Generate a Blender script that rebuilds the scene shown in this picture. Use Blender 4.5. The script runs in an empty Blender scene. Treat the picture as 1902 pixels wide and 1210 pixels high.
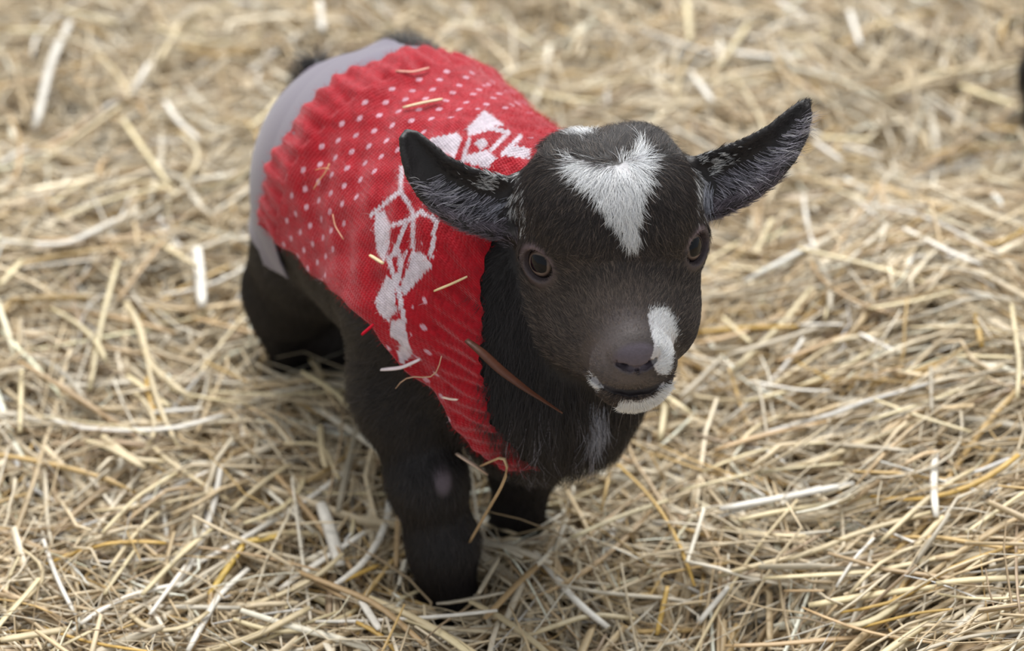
import bpy, math, random, time
T0 = time.time()
import numpy as np
from mathutils import Vector, Matrix

# ------------------------------------------------------------------ camera, light, exposure
scene = bpy.context.scene
COL = scene.collection
W_PX, H_PX = 1902.0, 1210.0
FPX = 3814.0                                   # focal length in pixels of the 1902 px frame
PITCH = math.radians(35.0)
LOOK = np.array([0.0, 0.0, 0.10]); DIST = 0.95
CF = np.array([0.0, math.cos(PITCH), -math.sin(PITCH)])
CU = np.array([0.0, math.sin(PITCH), math.cos(PITCH)])
CR = np.array([1.0, 0.0, 0.0])
CAM = LOOK - DIST * CF

cam_data = bpy.data.cameras.new('camera')
cam_data.sensor_width = 36.0
cam_data.lens = FPX / W_PX * 36.0
cam_data.clip_start = 0.01
cam_data.dof.use_dof = True
cam_data.dof.focus_distance = 0.850
cam_data.dof.aperture_fstop = 5.6
cam = bpy.data.objects.new('camera', cam_data); COL.objects.link(cam)
cam.location = CAM
cam.rotation_euler = (math.pi / 2 - PITCH, 0, 0)
scene.camera = cam

world = bpy.data.worlds.new('world'); scene.world = world; world.use_nodes = True
bg = world.node_tree.nodes['Background']
bg.inputs[0].default_value = (0.93, 0.965, 1.0, 1); bg.inputs[1].default_value = 0.50

sun_d = bpy.data.lights.new('daylight', 'SUN'); sun_d.energy = 2.7; sun_d.angle = math.radians(38)
sun_d.color = (1.0, 0.97, 0.93)
sun = bpy.data.objects.new('daylight', sun_d); COL.objects.link(sun)
sun.rotation_euler = Vector((0.10, -0.55, -1.0)).to_track_quat('-Z', 'Y').to_euler()

win_d = bpy.data.lights.new('barn_opening', 'AREA'); win_d.shape = 'RECTANGLE'; win_d.size = 2.0; win_d.size_y = 1.3
win_d.energy = 62.0; win_d.color = (0.95, 0.98, 1.0)                 # daylight through the barn's open side, behind the kid
win = bpy.data.objects.new('barn_opening', win_d); COL.objects.link(win); win.location = (0.35, 2.5, 1.9)
win.rotation_euler = (Vector((0.0, 0.25, 0.0)) - win.location).to_track_quat('-Z', 'Y').to_euler()

scene.view_settings.view_transform = 'Standard'; scene.view_settings.look = 'None'
scene.view_settings.exposure = 0.24; scene.view_settings.gamma = 1.0
scene.view_settings.use_curve_mapping = False
scene.cycles.max_bounces = 6; scene.cycles.diffuse_bounces = 3

rng = np.random.default_rng(11)

# ------------------------------------------------------------------ helpers
def ray(px, py):
    d = CF + (px - W_PX / 2) / FPX * CR + (H_PX / 2 - py) / FPX * CU
    return d
def at_depth(px, py, depth): return CAM + depth * ray(px, py)
def at_z(px, py, z):
    d = ray(px, py); return CAM + d * (z - CAM[2]) / d[2]
def project(P):
    R = P - CAM
    dep = R @ CF
    return np.stack([W_PX / 2 + FPX * (R @ CR) / dep, H_PX / 2 - FPX * (R @ CU) / dep], -1)
def in_poly(P, poly):
    x, y = P[..., 0], P[..., 1]
    res = np.zeros(x.shape, bool)
    n = len(poly); j = n - 1
    for i in range(n):
        xi, yi = poly[i]; xj, yj = poly[j]
        c = ((yi > y) != (yj > y)) & (x < (xj - xi) * (y - yi) / (yj - yi + 1e-12) + xi)
        res ^= c; j = i
    return res
def nrm(v): return v / np.maximum(np.linalg.norm(v, axis=-1, keepdims=True), 1e-9)
def smooth(a, b, x):
    t = np.clip((x - a) / (b - a), 0, 1); return t * t * (3 - 2 * t)
def vnoise(P, f, seed=0):
    """cheap smooth value noise on points (N,3), about -1..1"""
    r = np.random.default_rng(seed)
    o = np.zeros(len(P))
    for k in range(6):
        d = nrm(r.normal(size=3)); o += np.sin((P @ d) * f * (0.7 + 0.6 * r.random()) * 6.28 + r.random() * 6.28 + 1.7 * np.sin((P @ nrm(r.normal(size=3))) * f * 4))
    return o / 3.0
def lin(c): # sRGB 0..255 -> linear
    c = np.asarray(c, float) / 255.0
    return np.where(c <= 0.04045, c / 12.92, ((c + 0.055) / 1.055) ** 2.4)

def mesh_from(name, V, F, mat=None, parent=None, smooth_shade=True, cols=None, uv=None):
    """V (n,3); F (m,4) or (m,3) int array, or list of such arrays"""
    Fs = F if isinstance(F, list) else [F]
    me = bpy.data.meshes.new(name)
    nl = sum(f.size for f in Fs); nf = sum(len(f) for f in Fs)
    me.vertices.add(len(V)); me.vertices.foreach_set('co', np.ascontiguousarray(V, np.float32).ravel())
    me.loops.add(nl); me.loops.foreach_set('vertex_index', np.concatenate([f.ravel() for f in Fs]).astype(np.int32))
    me.polygons.add(nf)
    tot = np.concatenate([np.full(len(f), f.shape[1]) for f in Fs]).astype(np.int32)
    me.polygons.foreach_set('loop_start', (np.cumsum(tot) - tot).astype(np.int32))
    me.polygons.foreach_set('loop_total', tot)
    me.update(calc_edges=True)
    me.polygons.foreach_set('use_smooth', np.full(nf, smooth_shade))
    if cols is not None:
        a = me.attributes.new('col', 'FLOAT_COLOR', 'POINT')
        a.data.foreach_set('color', np.concatenate([cols, np.ones((len(cols), 1))], 1).astype(np.float32).ravel())
    if uv is not None:
        l = me.uv_layers.new(name='uv')
        li = np.concatenate([f.ravel() for f in Fs])
        l.data.foreach_set('uv', uv[li].astype(np.float32).ravel())
    me.validate()
    o = bpy.data.objects.new(name, me); COL.objects.link(o)
    if mat: me.materials.append(mat)
    if parent is not None: o.parent = parent
    return o

def hair_object(name, strands, radii, cols, mat, parent=None):
    """strands (N,K,3); radii (N,K); cols (N,3)"""
    N, K, _ = strands.shape
    hc = bpy.data.hair_curves.new(name)
    hc.add_curves([K] * N)
    hc.attributes['position'].data.foreach_set('vector', strands.astype(np.float32).ravel())
    ra = hc.attributes.get('radius') or hc.attributes.new('radius', 'FLOAT', 'POINT')
    ra.data.foreach_set('value', radii.astype(np.float32).ravel())
    a = hc.attributes.new('col', 'FLOAT_COLOR', 'CURVE')
    a.data.foreach_set('color', np.concatenate([cols, np.ones((N, 1))], 1).astype(np.float32).ravel())
    hc.materials.append(mat)
    o = bpy.data.objects.new(name, hc); COL.objects.link(o)
    if parent is not None: o.parent = parent
    return o

def tag(o, label=None, cat=None, group=None, kind=None):
    if label: o['label'] = label
    if cat: o['category'] = cat
    if group: o['group'] = group
    if kind: o['kind'] = kind
    return o

# ------------------------------------------------------------------ materials
def new_mat(name):
    m = bpy.data.materials.new(name); m.use_nodes = True
    nt = m.node_tree; return m, nt, nt.nodes['Principled BSDF']
def attr_mat(name, rough=0.5, spec=0.3, noise=None, bump=None, sheen=0.0):
    m, nt, b = new_mat(name)
    a = nt.nodes.new('ShaderNodeAttribute'); a.attribute_name = 'col'
    out = a.outputs['Color']
    if noise:
        n = nt.nodes.new('ShaderNodeTexNoise'); n.inputs['Scale'].default_value = noise[0]; n.inputs['Detail'].default_value = 4
        tc = nt.nodes.new('ShaderNodeTexCoord'); nt.links.new(tc.outputs['Object'], n.inputs['Vector'])
        mr = nt.nodes.new('ShaderNodeMapRange'); mr.inputs['To Min'].default_value = 1 - noise[1]; mr.inputs['To Max'].default_value = 1 + noise[1]
        nt.links.new(n.outputs['Fac'], mr.inputs['Value'])
        mx = nt.nodes.new('ShaderNodeVectorMath'); mx.operation = 'SCALE'
        nt.links.new(out, mx.inputs[0]); nt.links.new(mr.outputs['Result'], mx.inputs['Scale']); out = mx.outputs[0]
        if bump:
            bp = nt.nodes.new('ShaderNodeBump'); bp.inputs['Strength'].default_value = bump; bp.inputs['Distance'].default_value = 0.0006
            nt.links.new(n.outputs['Fac'], bp.inputs['Height']); nt.links.new(bp.outputs['Normal'], b.inputs['Normal'])
    nt.links.new(out, b.inputs['Base Color'])
    b.inputs['Roughness'].default_value = rough; b.inputs['Specular IOR Level'].default_value = spec
    b.inputs['Sheen Weight'].default_value = sheen
    return m
M_STRAW = attr_mat('straw', 0.45, 0.4, noise=(260, 0.28), bump=0.25)
M_FUR = attr_mat('fur', 0.42, 0.45)
M_SKIN = attr_mat('skin', 0.55, 0.35, noise=(900, 0.25), bump=0.35)
M_FUZZ = attr_mat('wool_fuzz', 0.9, 0.1)

# ------------------------------------------------------------------ the kid's body as one implicit surface
HD = np.array([0.530, -0.848, 0.0])            # heading of the kid along the ground
RT = np.array([0.848, 0.530, 0.0])             # its own left side (towards image right)
ZZ = np.array([0.0, 0.0, 1.0])

# head frame: origin midway between the eyes
E0 = at_depth(1145, 474, 0.860)
_v = nrm(-ray(1145, 474)); _r = CR - (CR @ _v) * _v; _r = nrm(_r); _u = np.cross(_v, _r)
EPS, YAW, ROLL = math.radians(25), math.radians(8), math.radians(3)
F0 = _v * math.cos(EPS) - _u * math.sin(EPS); U0 = _v * math.sin(EPS) + _u * math.cos(EPS)
F1 = F0 * math.cos(YAW) + _r * math.sin(YAW); R1 = _r * math.cos(YAW) - F0 * math.sin(YAW)
HR = R1 * math.cos(ROLL) + U0 * math.sin(ROLL); HU = U0 * math.cos(ROLL) - R1 * math.sin(ROLL); HF = F1
HM = np.stack([HR, HF, HU])                    # rows: lateral, forward, up
def HA(lat, fwd, up): return E0 + 0.01 * (lat * HR + fwd * HF + up * HU)
def head_coords(P): return (P - E0) @ HM.T * 100.0

class Prim:
    def __init__(s, op, k, lo, hi, fn):
        s.op, s.k, s.fn = op, k, fn
        m = 2.2 * k + 0.006
        s.lo, s.hi = np.minimum(lo, hi) - m, np.maximum(lo, hi) + m
def ell(c, r, M=np.eye(3), k=0.008, op='u'):
    c = np.asarray(c, float); r = np.asarray(r, float) * np.ones(3)
    ext = np.sqrt(((M * r[:, None]) ** 2).sum(0))
    def fn(P):
        q = (P - c) @ M.T
        k0 = np.sqrt(((q / r) ** 2).sum(-1)); k1 = np.sqrt(((q / (r * r)) ** 2).sum(-1))
        return np.where(k1 > 1e-6, k0 * (k0 - 1) / np.maximum(k1, 1e-6), -r.min())
    return Prim(op, k, c - ext, c + ext, fn)
def cone(a, b, ra, rb, k=0.008, op='u'):
    a, b = np.asarray(a, float), np.asarray(b, float); ab = b - a; L2 = ab @ ab
    def fn(P):
        t = np.clip((P - a) @ ab / L2, 0, 1)
        return np.linalg.norm(P - a - t[..., None] * ab, axis=-1) - (ra + (rb - ra) * t)
    R = max(ra, rb)
    return Prim(op, k, np.minimum(a, b) - R, np.maximum(a, b) + R, fn)
def cloud(pts, rad, k=0.004):
    """thin shell given by a dense grid of sample points with a radius each"""
    pts = pts.reshape(-1, 3).astype(np.float32); rad = rad.ravel().astype(np.float32)
    def fn(P):
        P = np.asarray(P, np.float32); o = np.empty(len(P), np.float32)
        for i in range(0, len(P), 20000):
            q = P[i:i + 20000]
            d2 = (q ** 2).sum(1)[:, None] + (pts ** 2).sum(1)[None] - 2 * q @ pts.T
            o[i:i + 20000] = (np.sqrt(np.maximum(d2, 0)) - rad[None]).min(1)
        return o
    return Prim('u', k, pts.min(0) - rad.max(), pts.max(0) + rad.max(), fn)

def sdf(prims, P):
    f = np.full(len(P), 1.0)
    for p in prims:
        m = np.all((P > p.lo) & (P < p.hi), 1)
        if not m.any(): continue
        d = p.fn(P[m]); f[m] = combine(p, f[m], d)
    return f
def combine(p, a, d):
    k = p.k
    if p.op == 'u':
        h = np.clip(0.5 + 0.5 * (a - d) / k, 0, 1); return a + (d - a) * h - k * h * (1 - h)
    h = np.clip(0.5 - 0.5 * (a + d) / k, 0, 1); return a + (-d - a) * h + k * h * (1 - h)
def sdf_grad(prims, P, e=3e-4):
    f = sdf(prims, P); g = np.zeros_like(P)
    for i in range(3):
        Q = P.copy(); Q[:, i] += e; g[:, i] = (sdf(prims, Q) - f) / e
    return f, g

# torso and neck
HIP = np.array([-0.075, 0.098, 0.120]); MID = np.array([-0.0515, 0.0700, 0.127]); SHO = np.array([-0.0200, 0.022, 0.124])
CHE = np.array([0.006, -0.028, 0.106])
BM = np.stack([RT, HD, ZZ])
torso = [
    ell(HIP + HD * 0.004 + RT * 0.003, (0.041, 0.042, 0.050), BM),
    ell(HIP - HD * 0.014 + RT * 0.003 + ZZ * 0.004, (0.029, 0.029, 0.036), BM, 0.03),
    cone(HIP + HD * 0.014, MID, 0.048, 0.060, 0.03),
    cone(MID, SHO, 0.060, 0.055, 0.03),
    ell(SHO + ZZ * 0.006, (0.055, 0.056, 0.057), BM, 0.03),
    cone(SHO + HD * 0.01, CHE, 0.051, 0.046, 0.03),
]
neck = [
    cone(SHO + HD * 0.03 + ZZ * 0.012, HA(0, -3.6, -1.2), 0.041, 0.034, 0.03),
    cone([0.018, -0.040, 0.094], HA(-0.3, -2.5, -4.0), 0.036, 0.028, 0.025),
]
# legs
def leg(pts, rad, k=0.012):
    return [cone(pts[i], pts[i + 1], rad[i], rad[i + 1], k) for i in range(len(pts) - 1)]
legs = []
legs += leg([(-0.045, -0.020, 0.118), (-0.050, -0.029, 0.085), (-0.0390, -0.050, 0.048), (-0.032, -0.060, 0.020), (-0.030, -0.063, -0.012)], [0.029, 0.0205, 0.0135, 0.0125, 0.0135], 0.015)
legs += [ell((-0.0380, -0.053, 0.050), 0.0148, k=0.008)]
legs += leg([(0.022, 0.004, 0.11), (0.018, -0.004, 0.07), (0.006, -0.012, 0.035), (0.002, -0.012, -0.012)], [0.030, 0.022, 0.014, 0.012], 0.018)
legs += leg([(-0.085, 0.094, 0.112), (-0.100, 0.089, 0.080), (-0.114, 0.100, 0.052), (-0.119, 0.112, 0.030), (-0.115, 0.112, -0.012)], [0.028, 0.026, 0.020, 0.013, 0.012], 0.018)
legs += leg([(-0.060, 0.125, 0.112), (-0.066, 0.118, 0.08), (-0.080, 0.118, 0.045), (-0.088, 0.110, 0.020), (-0.088, 0.106, -0.012)], [0.036, 0.029, 0.017, 0.012, 0.012], 0.018)
# tail and the haunch hair that stands over the rump
tailp = [cone(HIP - HD * 0.034 + ZZ * 0.022, HIP - HD * 0.044 + ZZ * 0.040, 0.012, 0.007, 0.012),
         ell((-0.053, 0.128, 0.158), (0.018, 0.018, 0.020), BM, 0.016)]
# head
EYEC = {-1: HA(-2.62, -0.45, 0.0), 1: HA(2.62, -0.45, 0.0)}
EYED = {s: nrm(s * 0.66 * HR + 0.74 * HF + 0.13 * HU) for s in (-1, 1)}
H = lambda c, r, k=0.8, op='u': ell(HA(*c), np.asarray(r) * 0.01 * np.ones(3), HM, k * 0.01, op)
HC = lambda a, b, ra, rb, k=0.8, op='u': cone(HA(*a), HA(*b), ra * .01, rb * .01, k * .01, op)
head = [
    H((-0.75, -1.7, 1.35), (3.05, 3.6, 3.0)), H((0.75, -1.7, 1.35), (3.05, 3.6, 3.0)),
    H((-1.35, -2.6, 2.9), (1.35, 1.4, 1.25), 1.0), H((1.35, -2.6, 2.9), (1.35, 1.4, 1.25), 1.0),
    H((0, 0.1, 1.0), (2.5, 1.7, 2.2), 1.2),
    H((-2.45, -0.65, 0.15), (1.5, 1.5, 1.45), 0.7), H((2.45, -0.65, 0.15), (1.5, 1.5, 1.45), 0.7),
    HC((0, -0.4, -0.9), (0, 3.7, -2.55), 2.35, 1.48, 1.2), H((0, 1.5, -1.75), (2.05, 1.9, 1.7), 1.2),
    H((-1.75, -0.8, -2.3), (1.75, 2.4, 2.2), 1.2), H((1.75, -0.8, -2.3), (1.75, 2.4, 2.2), 1.2),
    HC((0, -1.4, -3.7), (0, 3.25, -4.40), 2.2, 1.08, 1.2),
    H((-0.75, 3.9, -3.15), (1.0, 0.95, 0.85), 0.5), H((0.75, 3.9, -3.15), (1.0, 0.95, 0.85), 0.5),
    H((-0.7, 3.1, -4.15), (0.95, 1.1, 0.95), 0.6), H((0.7, 3.1, -4.15), (0.95, 1.1, 0.95), 0.6),
    H((-1.55, 0.9, -3.0), (1.45, 1.9, 1.4), 1.0), H((1.55, 0.9, -3.0), (1.45, 1.9, 1.4), 1.0),
    H((0, 4.45, -2.25), (0.86, 0.62, 0.62), 0.45),
    H((-0.55, 4.55, -2.1), (0.42, 0.45, 0.40), 0.25), H((0.55, 4.55, -2.1), (0.42, 0.45, 0.40), 0.25),
]
for s in (-1, 1):
    c = (EYEC[s] - E0) @ HM.T * 100
    head += [ell(EYEC[s], 0.0122, k=0.005)]
    # eyelid opening, slightly almond: long axis points to the inner corner and down
    d = EYED[s]; t1 = nrm(np.cross(HU, d)) ; t2 = np.cross(d, t1)
    head += [ell(EYEC[s] + d * 0.0125 - HU * 0.0005, (0.0079, 0.0069, 0.0085), np.stack([t1, t2, d]), 0.0015, 's')]
    inner = EYEC[s] + d * 0.0098 - s * t1 * 0.0 
    inn = HA(s * 2.05, 0.95, -0.28)
    head += [cone(EYEC[s] + d * 0.0118, inn, 0.0030, 0.0006, 0.0015, 's')]
    # nostril: comma slit below the wing of the nose
    head += [HC((s * 0.30, 5.06, -2.66), (s * 0.66, 4.86, -2.50), 0.19, 0.17, 0.08, 's'), HC((s * 0.48, 4.95, -2.58), (s * 0.42, 4.35, -2.50), 0.17, 0.14, 0.08, 's'), HC((s * 0.66, 4.86, -2.50), (s * 0.84, 4.66, -2.22), 0.13, 0.07, 0.08, 's')]
# philtrum and mouth line
head += [HC((0, 5.15, -2.60), (0, 4.86, -3.05), 0.09, 0.09, 0.10, 's'), HC((0, 4.86, -3.05), (0, 4.78, -3.6), 0.04, 0.03, 0.10, 's')]
def hit(prims, px, py, off=0.0, t0=0.7, t1=1.3):
    d = ray(px, py); ts = np.arange(t0, t1, 0.0006)
    P = CAM + ts[:, None] * d
    f = sdf(prims, P) - off; i = int(np.argmax(f < 0))
    return P[i] if f[i] < 0 else None
mp = [hit(head, *q) for q in ((1098, 696), (1112, 708), (1137, 720), (1170, 726), (1203, 722), (1228, 711), (1240, 700))]
mp = [p for p in mp if p is not None]
inw = nrm(ray(1170, 720)) - 0.25 * HU
for a, b in zip(mp, mp[1:]): head += [cone(a + inw * 0.0003, b + inw * 0.0003, 0.0014, 0.0014, 0.0012, 's'), cone(a + inw * 0.0030, b + inw * 0.0030, 0.0013, 0.0013, 0.0012, 's'), cone(a + inw * 0.0018, b + inw * 0.0018, 0.0012, 0.0012, 0.0010, 's')]
# ears: shells between an upper and a lower edge read from the photograph, hollow towards the front
def polyline(pts, n):
    pts = np.asarray(pts, float); d = np.r_[0, np.cumsum(np.linalg.norm(np.diff(pts, axis=0), axis=1))]
    t = np.linspace(0, d[-1], n); return np.stack([np.interp(t, d, pts[:, i]) for i in range(pts.shape[1])], 1)
EARS = {
 -1: ([(985, 345), (915, 330), (870, 317), (828, 296), (797, 268), (774, 250), (756, 246)],
      [(975, 446), (905, 432), (865, 421), (823, 399), (786, 368), (759, 326), (748, 282), (747, 258)]),
  1: ([(1262, 312), (1330, 287), (1387, 263), (1431, 239), (1464, 211), (1487, 194), (1497, 191)],
      [(1295, 408), (1350, 390), (1393, 368), (1436, 336), (1472, 296), (1494, 253), (1501, 216), (1500, 200)])}
ear_prims = []; EAR_GRID = {}
HEADW = 0.860
for s in (-1, 1):
    n = 46; m = 20
    top = polyline(EARS[s][0], n); bot = polyline(EARS[s][1], n)
    t = np.linspace(0, 1, n)
    G = np.zeros((n, m, 3)); Rr = np.zeros((n, m))
    for i in range(n):
        wid = np.linalg.norm(top[i] - bot[i]) / 4430.0
        for j in range(m):
            q = j / (m - 1); p = top[i] + (bot[i] - top[i]) * q
            cup = math.sin(math.pi * q) ** 0.8
            back = 0.014 - 0.018 * t[i] + 0.38 * wid * cup * (1 - 0.25 * t[i]) - 0.008 * math.sin(math.pi * t[i]) + 0.004 * (1 - q)
            G[i, j] = at_depth(p[0], p[1], HEADW + back)
            Rr[i, j] = 0.0021 - 0.0006 * t[i] + 0.0016 * (1 - t[i]) * (1 - abs(2 * q - 1))
    EAR_GRID[s] = G
    # densify
    ear_prims.append(cloud(G, Rr))
    ear_prims.append(cone(HA(s * 3.0, -3.0, 1.6), G[5, m // 2], 0.012, 0.008, 0.008))
BODY = torso + neck + legs + tailp + head + ear_prims
TORSO = torso + neck[:1]

def surface_nets(prims, lo, hi, cell):
    lo = np.asarray(lo); n = np.ceil((np.asarray(hi) - lo) / cell).astype(int) + 1
    f = np.full(n, 1.0, np.float32)
    ax = [lo[i] + cell * np.arange(n[i]) for i in range(3)]
    for p in prims:
        i0 = np.maximum(np.floor((p.lo - lo) / cell).astype(int), 0); i1 = np.minimum(np.ceil((p.hi - lo) / cell).astype(int) + 1, n)
        if (i1 <= i0).any(): continue
        sl = tuple(slice(a, b) for a, b in zip(i0, i1))
        P = np.stack(np.meshgrid(*[ax[k][sl[k]] for k in range(3)], indexing='ij'), -1).reshape(-1, 3)
        a = f[sl].reshape(-1).astype(float)
        f[sl] = combine(p, a, p.fn(P)).reshape(i1 - i0)
    s = f < 0
    c = sum(s[i:n[0] - 1 + i, j:n[1] - 1 + j, k:n[2] - 1 + k].astype(np.int8) for i in (0, 1) for j in (0, 1) for k in (0, 1))
    act = np.argwhere((c > 0) & (c < 8))
    idx = np.full(c.shape, -1, np.int64); idx[tuple(act.T)] = np.arange(len(act))
    acc = np.zeros((len(act), 3)); cnt = np.zeros(len(act))
    corner = [(i, j, k) for i in (0, 1) for j in (0, 1) for k in (0, 1)]
    for a in corner:
        for d in range(3):
            if a[d]: continue
            b = list(a); b[d] = 1
            fa = f[act[:, 0] + a[0], act[:, 1] + a[1], act[:, 2] + a[2]]; fb = f[act[:, 0] + b[0], act[:, 1] + b[1], act[:, 2] + b[2]]
            m = (fa < 0) != (fb < 0); t = np.where(m, fa / np.where(m, fa - fb, 1), 0)
            p = np.tile(np.array(a, float), (len(act), 1)); p[:, d] = t
            acc[m] += p[m]; cnt[m] += 1
    V = lo + cell * (act + acc / cnt[:, None])
    Q = []
    for d in range(3):
        e, g = [(1, 2), (2, 0), (0, 1)][d]
        sl0 = [slice(None)] * 3; sl1 = [slice(None)] * 3; sl0[d] = slice(0, -1); sl1[d] = slice(1, None)
        ch = np.argwhere(s[tuple(sl0)] != s[tuple(sl1)])
        ch = ch[(ch[:, e] > 0) & (ch[:, g] > 0) & (ch[:, e] < n[e] - 1) & (ch[:, g] < n[g] - 1)]
        ids = []
        for oe, og in ((1, 1), (0, 1), (0, 0), (1, 0)):
            q = ch.copy(); q[:, e] -= oe; q[:, g] -= og; ids.append(idx[tuple(q.T)])
        q = np.stack(ids, 1)
        inside = s[tuple(ch.T)]
        q[~inside] = q[~inside][:, ::-1]
        Q.append(q)
    Q = np.concatenate(Q); Q = Q[(Q >= 0).all(1)]
    return V, Q

BV, BQ = surface_nets(BODY, (-0.185, -0.125, -0.026), (0.150, 0.190, 0.262), 0.00135)
# refine: split the head's front once so nose, lids and mouth come out crisp, then pull all points onto the surface
hcv = head_coords(BV)
fine = (np.abs(hcv[:, 0]) < 4.4) & (hcv[:, 1] > -1.5) & (hcv[:, 2] > -5.6) & (hcv[:, 2] < 1.4)
def split_quads(V, Q, vm):
    fm = vm[Q].all(1)
    A = Q[fm]; B = Q[~fm]
    E = np.sort(np.stack([A, np.roll(A, -1, 1)], -1).reshape(-1, 2), 1)
    Eu, inv = np.unique(E, axis=0, return_inverse=True); inv = inv.reshape(-1, 4)
    n0 = len(V); V2 = np.concatenate([V, V[Eu].mean(1), V[A].mean(1)])
    em = n0 + inv; fc = n0 + len(Eu) + np.arange(len(A))
    parts = [np.stack([A[:, i], em[:, i], fc, em[:, i - 1]], 1) for i in range(4)]
    return V2, np.concatenate([B] + parts)
BV, BQ = split_quads(BV, BQ, fine)
for it in range(2):
    f, g = sdf_grad(BODY, BV)
    g2 = (g ** 2).sum(1)
    st = -(np.clip(f, -0.0015, 0.0015) / np.maximum(g2, 0.25))[:, None] * g
    BV = BV + 0.85 * np.where(np.abs(f)[:, None] < 0.01, st, 0)
_, g = sdf_grad(BODY, BV); BN = nrm(g)
print('body', len(BV), len(BQ))

# ------------------------------------------------------------------ the red knitted sweater
DRESS = torso + neck + [cone((-0.045, -0.020, 0.118), (-0.050, -0.029, 0.092), 0.029, 0.022, 0.018), cone((0.022, 0.004, 0.11), (0.018, -0.004, 0.07), 0.030, 0.022, 0.018)]
H0, H1 = -0.078, 0.086                       # rear hem and collar, measured along the heading from the shoulders
def ring(s, th):
    """centre and outward direction of the knit at length s (0 rear hem .. 1 collar edge) and angle th from the spine (+ = its left side)"""
    h = H0 + (H1 - H0) * s
    lat = -0.006 * (1 - s) ** 2 - 0.002 * s * s
    zz = 0.124 - 0.008 * s * s
    c = SHO * np.array([1, 1, 0]) + h[..., None] * HD + lat[..., None] * RT + zz[..., None] * ZZ
    tl = -0.10 + 0.10 * s + 0.45 * smooth(0.35, 1.0, s)
    up = nrm(ZZ - tl[..., None] * HD * 1.0)
    d = np.cos(th)[..., None] * up + np.sin(th)[..., None] * RT
    return c, d
NS, NT = 84, 168
sg, tg = np.meshgrid(np.linspace(0, 1, NS), np.linspace(-math.pi, math.pi, NT), indexing='ij')
cc, dd = ring(sg, tg); cc = cc.reshape(-1, 3); dd = dd.reshape(-1, 3)
rad = np.full(len(cc), 0.012); live = np.ones(len(cc), bool)
for i in range(90):
    q = np.flatnonzero(live)
    if not len(q): break
    f = sdf(DRESS, cc[q] + dd[q] * rad[q, None]) - 0.0032
    stop = (f > 0) | (rad[q] > 0.085); live[q[stop]] = False
    rad[q[~stop]] += np.clip(-f[~stop] * 0.8, 0.0004, 0.004)
rad = rad.reshape(NS, NT)
for _ in range(3):                             # the knit bridges hollows
    r2 = rad.copy()
    r2[:, 1:-1] = 0.25 * rad[:, :-2] + 0.5 * rad[:, 1:-1] + 0.25 * rad[:, 2:]
    r2[1:-1] = 0.25 * r2[:-2] + 0.5 * r2[1:-1] + 0.25 * r2[2:]
    rad = np.maximum(r2, rad * 0.985)
def rad_at(s, th):
    a = np.clip(s, 0, 1) * (NS - 1); b = (th + math.pi) / (2 * math.pi) * (NT - 1)
    b = np.clip(b, 0, NT - 1.001); a = np.clip(a, 0, NS - 1.001)
    i = a.astype(int); j = b.astype(int); u = a - i; v = b - j
    return (rad[i, j] * (1 - u) + rad[i + 1, j] * u) * (1 - v) + (rad[i, j + 1] * (1 - u) + rad[i + 1, j + 1] * u) * v
# lower hem on its right flank follows the photograph; its left flank gets the same cut
HEM = [(440, 362), (465, 392), (560, 490), (690, 606), (722, 655), (748, 692), (830, 742), (850, 848), (900, 872), (970, 876), (1300, 876), (1300, -400), (200, -400), (200, 362)]
th_line = np.linspace(0, math.pi * 0.99, 240); THMAX = np.zeros(NS)
for i in range(NS):
    sv = np.full(240, i / (NS - 1)); c, d = ring(sv, -th_line); P = c + d * rad_at(sv, -th_line)[:, None]
    ins = in_poly(project(P), HEM); k = np.argmax(~ins) if (~ins).any() else 239
    THMAX[i] = th_line[k]
for _ in range(4): THMAX[1:-1] = 0.25 * THMAX[:-2] + 0.5 * THMAX[1:-1] + 0.25 * THMAX[2:]
print('THMAX', np.degrees(THMAX[::6]).round())
def thmax(s): return np.interp(s, np.linspace(0, 1, NS), THMAX)
ROWS, COLS, SUB = 84, 196, 3                   # stitches
RIB0, RIB1 = 12, 10
WHITE = [
 [(698, 398), (712, 390), (726, 418), (723, 460), (712, 490), (700, 468), (695, 425)],
 [(765, 466), (788, 472), (803, 494), (752, 548), (743, 539), (756, 500)],
 [(720, 510), (733, 526), (736, 578), (722, 597), (704, 582), (695, 560), (708, 536)],
 [(726, 597), (750, 593), (757, 629), (767, 659), (747, 678), (738, 655), (744, 640), (727, 625)],
 [(863, 243), (900, 204), (939, 233), (905, 236), (889, 248)],
 [(794, 259), (850, 246), (858, 259), (843, 296), (818, 280)],
 [(879, 267), (894, 256), (909, 267), (894, 279)],
 [(931, 288), (958, 270), (986, 276), (984, 296)],
 [(857, 291), (905, 278), (923, 294), (905, 313), (868, 303)]]
WLINES = [([(690, 400), (744, 354), (767, 395), (767, 460)], 8), ([(746, 310), (744, 355)], 8), ([(725, 421), (767, 405), (781, 393), (811, 409), (806, 436), (800, 478)], 8),
 ([(753, 417), (732, 472), (722, 480), (743, 552), (750, 600)], 9), ([(741, 466), (743, 522)], 7), ([(755, 470), (736, 520)], 6),
 ([(872, 259), (857, 304)], 7), ([(873, 249), (910, 238), (945, 246), (913, 278)], 8), ([(966, 254), (934, 286)], 8)]
def seg_dist(Q, line):
    d = np.full(len(Q), 1e9)
    for a, b in zip(line, line[1:]):
        a = np.array(a, float); b = np.array(b, float); ab = b - a
        t = np.clip(((Q - a) @ ab) / (ab @ ab), 0, 1); d = np.minimum(d, np.linalg.norm(Q - a - t[:, None] * ab, axis=1))
    return d
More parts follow.
